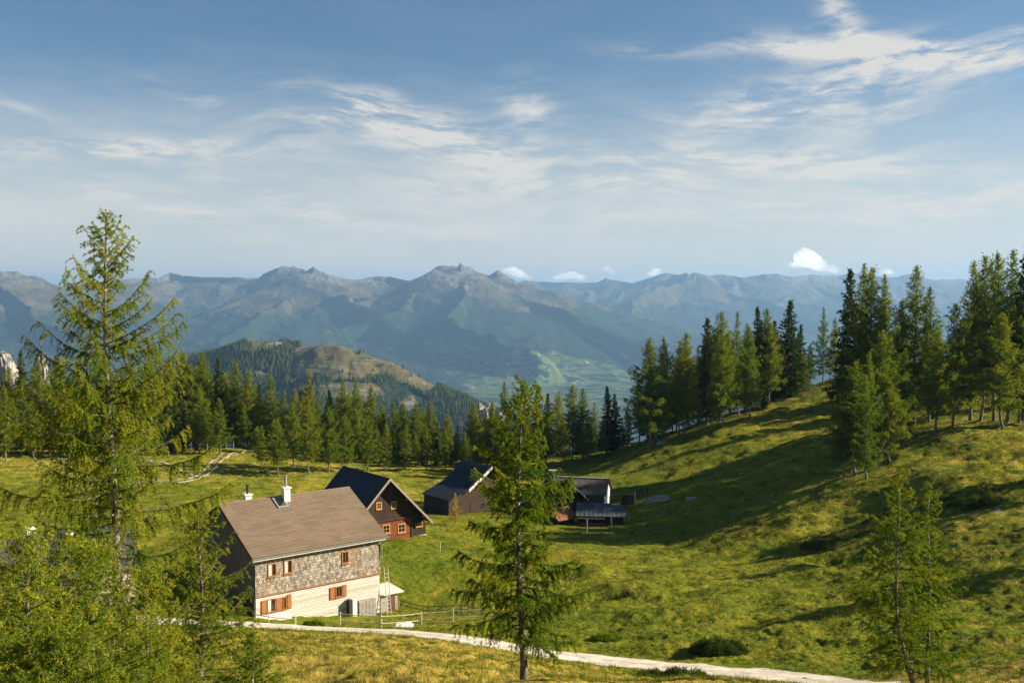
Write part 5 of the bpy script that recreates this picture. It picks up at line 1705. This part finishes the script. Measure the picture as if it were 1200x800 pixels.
# ---- 7. farmhouse at the left edge
O8 = pt(160, 722, 86); O8[2] = gz(O8[0], O8[1]) - .6
T8 = TH; f8 = Frame(O8, T8)
h8 = thing('house', 'grey slate-roofed house at the left edge, mostly hidden behind the near larches', 'house', tuple(O8), T8)
zE8 = 5.0; W8 = 8.0; zR8 = 8.0; sl8 = (zR8 - zE8) / (W8 / 2 + .5)
P(h8, 'wall', M['wall_shingles'], lambda g: (g.prism([(0, 0), (W8, 0), (W8, zE8 + .2), (W8 / 2, zR8 - .25), (0, zE8 + .2)], 'x', -15, 0)))
P(h8, 'roof', M['slate_roof'], lambda g: (roof_slope(g, -15.5, .5, -.5, zE8, W8 / 2, zR8, .14, 18, .02, 1.0), roof_slope(g, -15.5, .5, W8 + .5, zE8, W8 / 2, zR8, .14, 18, .02, 1.0)))
P(h8, 'barge_board', M['dark_wood'], lambda g: (g.prism([(-.5, zE8 - .02), (W8 / 2, zR8 - .02), (W8 / 2, zR8 - .25), (-.5, zE8 - .25)], 'x', .505, .55), g.prism([(W8 + .5, zE8 - .02), (W8 / 2, zR8 - .02), (W8 / 2, zR8 - .25), (W8 + .5, zE8 - .25)], 'x', .505, .55)))
pc = f8.hit(35, 600, (0, 1, 0), W8 / 2 + .8)
chim(h8, pc[0], W8 / 2 + .8, zR8 - 1.2, zR8 + .35, .6, .6, 'white_render', None, 0)
pc = f8.hit(82, 630, (0, -sl8, 1), zE8 + .5 * sl8)
P(h8, 'vent', M['white_render'], lambda g: g.box(pc[0] - .3, pc[0] + .3, pc[1] - .2, pc[1] + .3, pc[2] - .2, pc[2] + .4))
for xx in (-2.6, -5.4, -8.6):
    window(h8, xx - .45, xx + .45, 1.6, 2.7, 0, 'frame_wood', .08, .05)
P(h8, 'door', M['dark_wood'], lambda g: g.box(-1.7, -.7, -.05, -.003, 0.3, 2.5))

# ---- fences, posts and odds and ends
def along(pts_):
    out = []
    for px, d in pts_:
        x, y, z = gx(px, d); out.append(np.array([x, y, z]))
    return out


def rail_fence(name, label, posts, heights, mt='rail_wood', ph=1.25, pr=.05, rr=.042, sag=.04, group=None):
    b = along(posts)
    o = thing(name, label, 'fence', tuple(b[0]), 0, group)
    for i, p in enumerate(b):
        q = p - b[0]
        P(o, 'post', M[mt], lambda g: g.tube([q + np.array([0, 0, -.4]), q + np.array([.02, 0, ph])], pr, 6, cap=True))
    for hgt in heights:
        for i in range(len(b) - 1):
            q0 = b[i] - b[0]; q1 = b[i + 1] - b[0]
            s = np.linspace(0, 1, 6)[:, None]
            pts3 = q0 * (1 - s) + q1 * s + np.array([0, -pr - rr, hgt]) + np.array([0, 0, -sag]) * np.sin(s * np.pi)
            P(o, 'rail', M[mt], lambda g: g.tube(pts3, rr, 6, cap=True))
    return o


rail_fence('rail_fence', 'pale two-rail wooden fence between the farmhouse and the gravel road', [(396, 87.5), (445, 86), (492.5, 87.5), (530, 87.5), (578, 87)], (.45, 1.05), rr=.042, ph=1.2)
rail_fence('rail_fence', 'single low pale rail beside the shuttered windows', [(296, 87.2), (311, 86.6), (343, 86.3)], (.5,), ph=.75)
rail_fence('rail_fence', 'thin dark rail fence on the lawn behind the pale two-rail fence', [(468, 98.5), (500, 96), (548, 95)], (.35, .75), 'dark_wood', .95, .035, .028)
rail_fence('rail_fence', 'dark rail fence behind the white-ended hut at the foot of the wooded slope', [(716, 152), (729, 152.5), (745, 153), (760, 155)], (.5, 1.1), 'dark_wood', 1.5, .09, .06)


def post(px, d, h, mt='rail_wood', w=.07, lab='', lean=.0, group=None):
    x, y, z = gx(px, d)
    g = Geo(); g.tube([(0, 0, -.4), (lean, 0, h)], w, 7, cap=True)
    o = g.obj('fence_post', M[mt], loc=(x, y, z)); tag(o, lab, 'post', group)


post(688.5, 134, 1.7, 'old_white', .075, 'pale thin post in front of the boarded front of the metal-roofed shed', .03)
post(718, 136, 1.8, 'old_white', .085, 'whitish thick post in front of the right bay of the metal-roofed shed', -.08)
post(515, 117, 1.1, 'rail_wood', .05, 'short post on the lawn right of the chalet corner')
post(739, 139, 1.3, 'rail_wood', .05, 'thin grey post on the grass right of the metal-roofed shed')
post(745, 148, 2.2, 'rail_wood', .09, 'tall grey post at the foot of the wooded slope', .05)
post(493, 150, 2.6, 'rail_wood', .05, 'tall thin pole left of the barn lean-to')


def rock(label, px, d, L, W, Hh, seed, zo=-.15, rz=0., name='rock'):
    r = np.random.default_rng(seed)
    n, m_ = 18, 12
    th = np.arange(n) / n * 2 * np.pi; ph_ = np.linspace(-.5, .5, m_) * np.pi
    V = []
    for p in ph_:
        for t in th:
            d_ = np.array([math.cos(p) * math.cos(t), math.cos(p) * math.sin(t), math.sin(p)])
            k = 1 + .35 * pnoise(np.array([d_[0] * 1.7 + seed]), np.array([d_[1] * 1.7 + d_[2] * 2.1]))[0] + .2 * pnoise(np.array([d_[0] * 4 + seed]), np.array([d_[1] * 4 - d_[2] * 4]))[0]
            q = np.sign(d_) * np.abs(d_) ** .7 * k
            V.append((q[0] * L, q[1] * W, q[2] * Hh))
    f = [(i * n + j, i * n + (j + 1) % n, (i + 1) * n + (j + 1) % n, (i + 1) * n + j) for i in range(m_ - 1) for j in range(n)]
    g = Geo(); g.add(V, f)
    x, y, z = gx(px, d)
    o = g.obj(name, M['stone'], loc=(x, y, z + zo)); o.rotation_euler = (0, 0, rz)
    tag(o, label, 'rock')
    return o


rock('long pale rock outcrop in the shade at the foot of the wooded slope', 775, 148, 1.9, .5, .8, 1, -.05, rz=.2)
rock('small pale rock right of the long outcrop in the slope shade', 812, 146, .9, .5, .5, 2)
rock('pale boulder behind the low dwarf pines at the bottom edge', 733, 34, .22, .16, .12, 3, -.02)
rock('flat white rock poking from the grass at the bottom edge, left of its neighbour', 712, 33.5, .28, .18, .1, 4, -.02)
rock('small white stone in the grass beside the near pair of larches', 951, 66, .35, .2, .15, 6, -.02)
rock('pale rock beside the first broad larch of the hillside wood', 776, 188, .9, .5, .5, 7)
rock('rock on the terraced slope near the right edge', 1174, 101, .5, .4, .4, 8)
rock('flat pale rock slab on the meadow above the farmhouse roof', 276, 150, .9, .5, .12, 9, 0)

# white sheet on the grass behind the fence
x, y, z = gx(471, 86.5)
g = Geo()
n = 16
gxx, gyy = np.meshgrid(np.linspace(-.85, .85, n), np.linspace(-.5, .5, n), indexing='ij')
hz_ = .12 + .13 * np.abs(fbm(gxx * 2.2, gyy * 2.2 + 3, 3)) * 2; hz_ *= 1 - smooth(.7, 1.0, np.maximum(np.abs(gxx) / .85, np.abs(gyy) / .5))
hz_ += .01
i = np.arange(n - 1)[:, None] * n; j = np.arange(n - 1)[None]
g.add(np.stack([gxx, gyy, hz_], -1).reshape(-1, 3), np.stack([i + j, i + n + j, i + n + j + 1, i + j + 1], -1).reshape(-1, 4))
o = g.obj('tarpaulin', M['tarp'], smooth_=True, loc=(x, y, z + .03)); tag(o, 'crumpled white sheet lying on the grass behind the pale fence', 'tarpaulin')

# stacked brushwood box by the dark fence
x, y, z = gx(736, 150)
o = thing('wood_crate', 'dark stack of timber standing by the dark fence right of the white-ended hut', 'timber stack', (x, y, z), .2)
for k in range(5):
    P(o, 'plank', M['dark_wood'], lambda g: g.box(-1.0, 1.0, -.35, .35, .02 + k * .3, .27 + k * .3))


# limestone crags above the woods
def crag(label, px, py, d, L, Hh, seed, W=None):
    r = np.random.default_rng(seed)
    c = pt(px, py, d)
    n, m_ = 60, 34
    a = np.linspace(0, 2 * np.pi, n, endpoint=False); h = np.linspace(0, 1, m_)
    W = W or L * .6
    V = []
    A, Hh_ = np.meshgrid(a, h, indexing='ij')
    rad = (1 - Hh_ ** 5 * .6) * (1 + .25 * fbm(np.cos(A) * 1.5 + seed, np.sin(A) * 1.5 + Hh_ * .7, 3) + .18 * ridged(np.cos(A) * 3 + seed, np.sin(A) * 3 + Hh_ * 1.2, 3))
    X = L * rad * np.cos(A); Y = W * rad * np.sin(A); Z = Hh * (Hh_ - 1) + Hh * .12 * fbm(X / L * 2 + seed, Y / W * 2, 3) * Hh_
    V = np.stack([X, Y, Z], -1).reshape(-1, 3)
    i = np.arange(n)[:, None]; j = np.arange(m_ - 1)[None]; i2 = (i + 1) % n
    f = np.stack([i * m_ + j, i2 * m_ + j, i2 * m_ + j + 1, i * m_ + j + 1], -1).reshape(-1, 4)
    g = Geo(); g.add(V, f)
    top = np.arange(n) * m_ + m_ - 1
    g.add([tuple(V[t]) for t in top] + [tuple(V[top].mean(0))], [(k_, (k_ + 1) % n, n) for k_ in range(n)])
    o = g.obj('limestone_crag', M['limestone'], loc=tuple(c)); tag(o, label, 'crag')


m, nt, b = mat('limestone')
co = nt.coord()
nn = nt.noise(.16, nt.mapping(co, (1, 1, .5)), 5, .65); n2 = nt.noise(.5, nt.mapping(co, (.5, .5, 1.6)), 4, .7)
c = nt.mix(nt.ramp(nn, .35, .65), (.18, .165, .15), (.42, .39, .34)); c = nt.mix(nt.ramp(n2, .56, .64), c, (.035, .05, .02))
nt.set(b.inputs['Base Color'], c); nt.link(nt.bump(nn, 1, 1.5), b.inputs['Normal'])
M['limestone'] = m
crag('pale limestone crag above the forest at the far left border', -4, 415, 800, 16, 40, 1)
crag('whitish limestone knob above the forest left of the tallest larch', 47, 416, 760, 5, 40, 2)
crag('pale rock tip showing between the tree tops left of the centre larch', 571, 478, 620, 12, 60, 3)

# ------------------------------------------------------------------ sky, sun, haze, camera
def build_world():
    w = bpy.data.worlds.new('World'); SC.world = w; w.use_nodes = True
    nt = NT(w.node_tree); nt.n.clear()
    sky = nt.new('ShaderNodeTexSky', sky_type='NISHITA')
    sky.sun_disc = False; sky.sun_elevation = SUN_EL
    # world sun direction -> rotation clockwise from +y
    sky.sun_rotation = math.atan2(SUN[0], SUN[1])
    sky.altitude = 1700; sky.air_density = 1.0; sky.dust_density = .9; sky.ozone_density = 1.4
    g = nt.coord('Generated')
    sep = nt.new('ShaderNodeSeparateXYZ'); nt.link(g, sep.inputs[0])
    x, y, z = sep.outputs
    az = nt.math('ARCTAN2', x, y); el = nt.math('ARCSINE', z)
    cb = nt.new('ShaderNodeCombineXYZ'); nt.link(az, cb.inputs[0]); nt.link(el, cb.inputs[1])
    v = cb.outputs[0]
    # wispy streaks: warped, stretched noise
    wv = nt.noise(3.0, v, 3, .55, 0, out=1)
    vm = nt.new('ShaderNodeVectorMath', operation='MULTIPLY_ADD'); nt.link(wv, vm.inputs[0]); vm.inputs[1].default_value = (.14, .10, 0); nt.link(v, vm.inputs[2])
    vw = vm.outputs[0]

    def streak(rot, sc, scale, loc, det=6, rough=.6):
        return nt.noise(scale, nt.mapping(vw, sc, loc, (0, 0, rot)), det, rough)
    s1 = streak(R_(-8), (1.3, 7, 1), 2.6, (0, 0, 0)); s2 = streak(R_(14), (1.6, 9, 1), 3.4, (3, 1, 0)); s3 = streak(R_(-30), (2.0, 9, 1), 3.0, (7, 2, 0))
    big = nt.noise(2.6, vw, 3, .5)
    fine = nt.noise(15, nt.mapping(vw, (1, 4.5, 1), (0, 0, 0), (0, 0, R_(12))), 7, .7)

    def blob(px, py, sx, sy, rot=0, src=None):
        a, e = math.atan2((px - 600) / F, 1), math.atan((345 - py) / F)
        du = nt.math('SUBTRACT', az, a); dv = nt.math('SUBTRACT', el, e)
        c, s = math.cos(R_(rot)), math.sin(R_(rot))
        p = nt.math('ADD', nt.math('MULTIPLY', du, c * F / sx), nt.math('MULTIPLY', dv, s * F / sx))
        q = nt.math('ADD', nt.math('MULTIPLY', du, -s * F / sy), nt.math('MULTIPLY', dv, c * F / sy))
        rr = nt.math('ADD', nt.math('MULTIPLY', p, p), nt.math('MULTIPLY', q, q))
        return nt.math('EXPONENT', nt.math('MULTIPLY', rr, -1.0))

    def acc(lst):
        o = lst[0]
        for k in lst[1:]:
            o = nt.math('ADD', o, k)
        return o

    def sc_(s, k):
        return nt.math('MULTIPLY', s, k)
    # bright cirrus
    m1 = acc([sc_(blob(1060, 84, 130, 17, -8), 1.1), sc_(blob(985, 45, 60, 15, -55), .8), sc_(blob(930, 72, 90, 9, -6), .7), sc_(blob(935, 128, 130, 28, 12), 1.0), sc_(blob(1180, 82, 70, 14, 15), .7), sc_(blob(1030, 150, 90, 20, 20), .4),
              sc_(blob(770, 66, 60, 8, -4), .45), sc_(blob(490, 155, 110, 26, -14), 1.15), sc_(blob(560, 182, 60, 14, -20), .8), sc_(blob(390, 135, 65, 16, 10), .75), sc_(blob(620, 135, 34, 28, -45), .75), sc_(blob(200, 185, 160, 11, 2), .85),
              sc_(blob(350, 242, 85, 10, -14), .9), sc_(blob(210, 252, 95, 9, -12), .8), sc_(blob(60, 190, 90, 10, 3), .35), sc_(blob(30, 150, 40, 5, -16), .35), sc_(blob(860, 192, 170, 12, -2), .8), sc_(blob(1100, 250, 130, 16, 6), .8),
              sc_(blob(640, 218, 220, 18, 2), .6), sc_(blob(960, 208, 120, 12, -6), .6), sc_(blob(225, 125, 60, 10, -14), .25), sc_(blob(820, 250, 220, 14, 2), .3), sc_(blob(480, 270, 200, 12, -3), .3)])
    tex = nt.ramp(nt.math('ADD', nt.math('MULTIPLY', s3, .4), nt.math('MULTIPLY', fine, .6)), .42, .60)
    c1 = nt.math('MULTIPLY', m1, nt.math('ADD', nt.math('MULTIPLY', tex, 1.15), .08))
    # general veil thickening to the horizon
    veil = nt.ramp(el, R_(14), R_(3), 0, 1)
    st = nt.ramp(nt.math('ADD', nt.math('MULTIPLY', s1, .4), nt.math('ADD', nt.math('MULTIPLY', s2, .35), nt.math('MULTIPLY', fine, .25))), .41, .61)
    c2 = nt.math('MULTIPLY', nt.math('ADD', nt.math('MULTIPLY', veil, .54), .04), nt.math('ADD', nt.math('MULTIPLY', st, .9), nt.math('MULTIPLY', veil, .45)))
    dens = nt.math('ADD', c1, c2, clamp=True)
    dens = nt.math('MULTIPLY', dens, .92)
    # low puffs behind the ridge
    cu = acc([sc_(blob(*t[:4], 0), t[4]) for t in [(934, 302, 7, 6, .9), (942, 295, 6, 6, .9), (949, 301, 7, 6, .9), (955, 307, 8, 6, .9), (942, 309, 16, 7, 1.0), (962, 313, 14, 6, .9), (978, 318, 14, 4, .8), (928, 314, 9, 5, .6),
              (594, 317, 9, 5, .8), (605, 319, 11, 6, .9), (616, 324, 10, 4, .7), (655, 325, 9, 5, .8), (668, 322, 10, 5, .9), (681, 325, 9, 5, .8), (712, 315, 7, 5, .7), (719, 320, 7, 4, .6), (760, 321, 8, 5, .8), (769, 318, 7, 5, .8), (742, 326, 18, 3, .4), (640, 328, 22, 3, .4), (1035, 320, 14, 6, .7)]])
    cn = nt.noise(58, v, 7, .66)
    cu = nt.ramp(nt.math('ADD', cu, nt.math('MULTIPLY', nt.math('MULTIPLY', nt.math('SUBTRACT', cn, .5), 2.6), nt.ramp(cu, .02, .40))), .42, .95)
    cucol = nt.mix(nt.ramp(nt.noise(50, v, 3), .35, .65), CU_LO, CU_HI)
    tinted = nt.mix(1.0, sky.outputs[0], (.80, .98, 1.03), 'MULTIPLY')
    c = nt.mix(nt.math('MULTIPLY', nt.ramp(el, R_(13), R_(-1), 0, 1), SKY_WARM[3]), tinted, SKY_WARM[:3])
    c = nt.mix(dens, c, CIRRUS)
    c = nt.mix(nt.math('MULTIPLY', cu, .9), c, cucol)
    bg = nt.new('ShaderNodeBackground'); nt.link(c, bg.inputs[0]); bg.inputs[1].default_value = SKY_STR
    o = nt.new('ShaderNodeOutputWorld'); nt.link(bg.outputs[0], o.inputs[0])


SKY_STR = .039
CIRRUS = (8.2, 7.9, 7.3)
CU_LO = (11.0, 10.4, 9.6); CU_HI = (20, 18.5, 15.5)
SKY_WARM = (7.6, 7.5, 6.8, .78)
build_world()
sd = bpy.data.lights.new('sun', 'SUN'); sd.energy = 5.0; sd.angle = R_(.53); sd.color = (1.0, .85, .62)
so = bpy.data.objects.new('sun', sd); COL.objects.link(so)
so.rotation_euler = Vector(-SUN).to_track_quat('-Z', 'Y').to_euler(); so.location = (60, -20, 60)

HAZE = 5.7e-5
g = Geo(); g.box(-24000, 24000, -1000, 33000, -1100, 400)
m = bpy.data.materials.new('haze'); m.use_nodes = True
nt = NT(m.node_tree); nt.n.clear()
pv = nt.new('ShaderNodeVolumePrincipled'); pv.inputs['Density'].default_value = HAZE; pv.inputs['Color'].default_value = (.32, .59, 1.0, 1); pv.inputs['Anisotropy'].default_value = .2
o = nt.new('ShaderNodeOutputMaterial'); nt.link(pv.outputs[0], o.inputs['Volume'])
hz = g.obj('haze', m); hz['kind'] = 'stuff'

cam = bpy.data.cameras.new('camera'); cam.sensor_width = 36; cam.lens = 36; cam.clip_start = .5; cam.clip_end = 60000
co = bpy.data.objects.new('camera', cam); COL.objects.link(co)
co.location = (0, 0, 0); co.rotation_euler = (R_(90) - PITCH, 0, 0)
SC.camera = co
SC.view_settings.view_transform = 'Standard'; SC.view_settings.look = 'None'; SC.view_settings.gamma = 1; SC.view_settings.exposure = 1.3
SC.cycles.use_denoising = True
SC.cycles.max_bounces = 6; SC.cycles.transparent_max_bounces = 4; SC.cycles.volume_bounces = 0; SC.cycles.diffuse_bounces = 3
SC.cycles.sample_clamp_indirect = 4
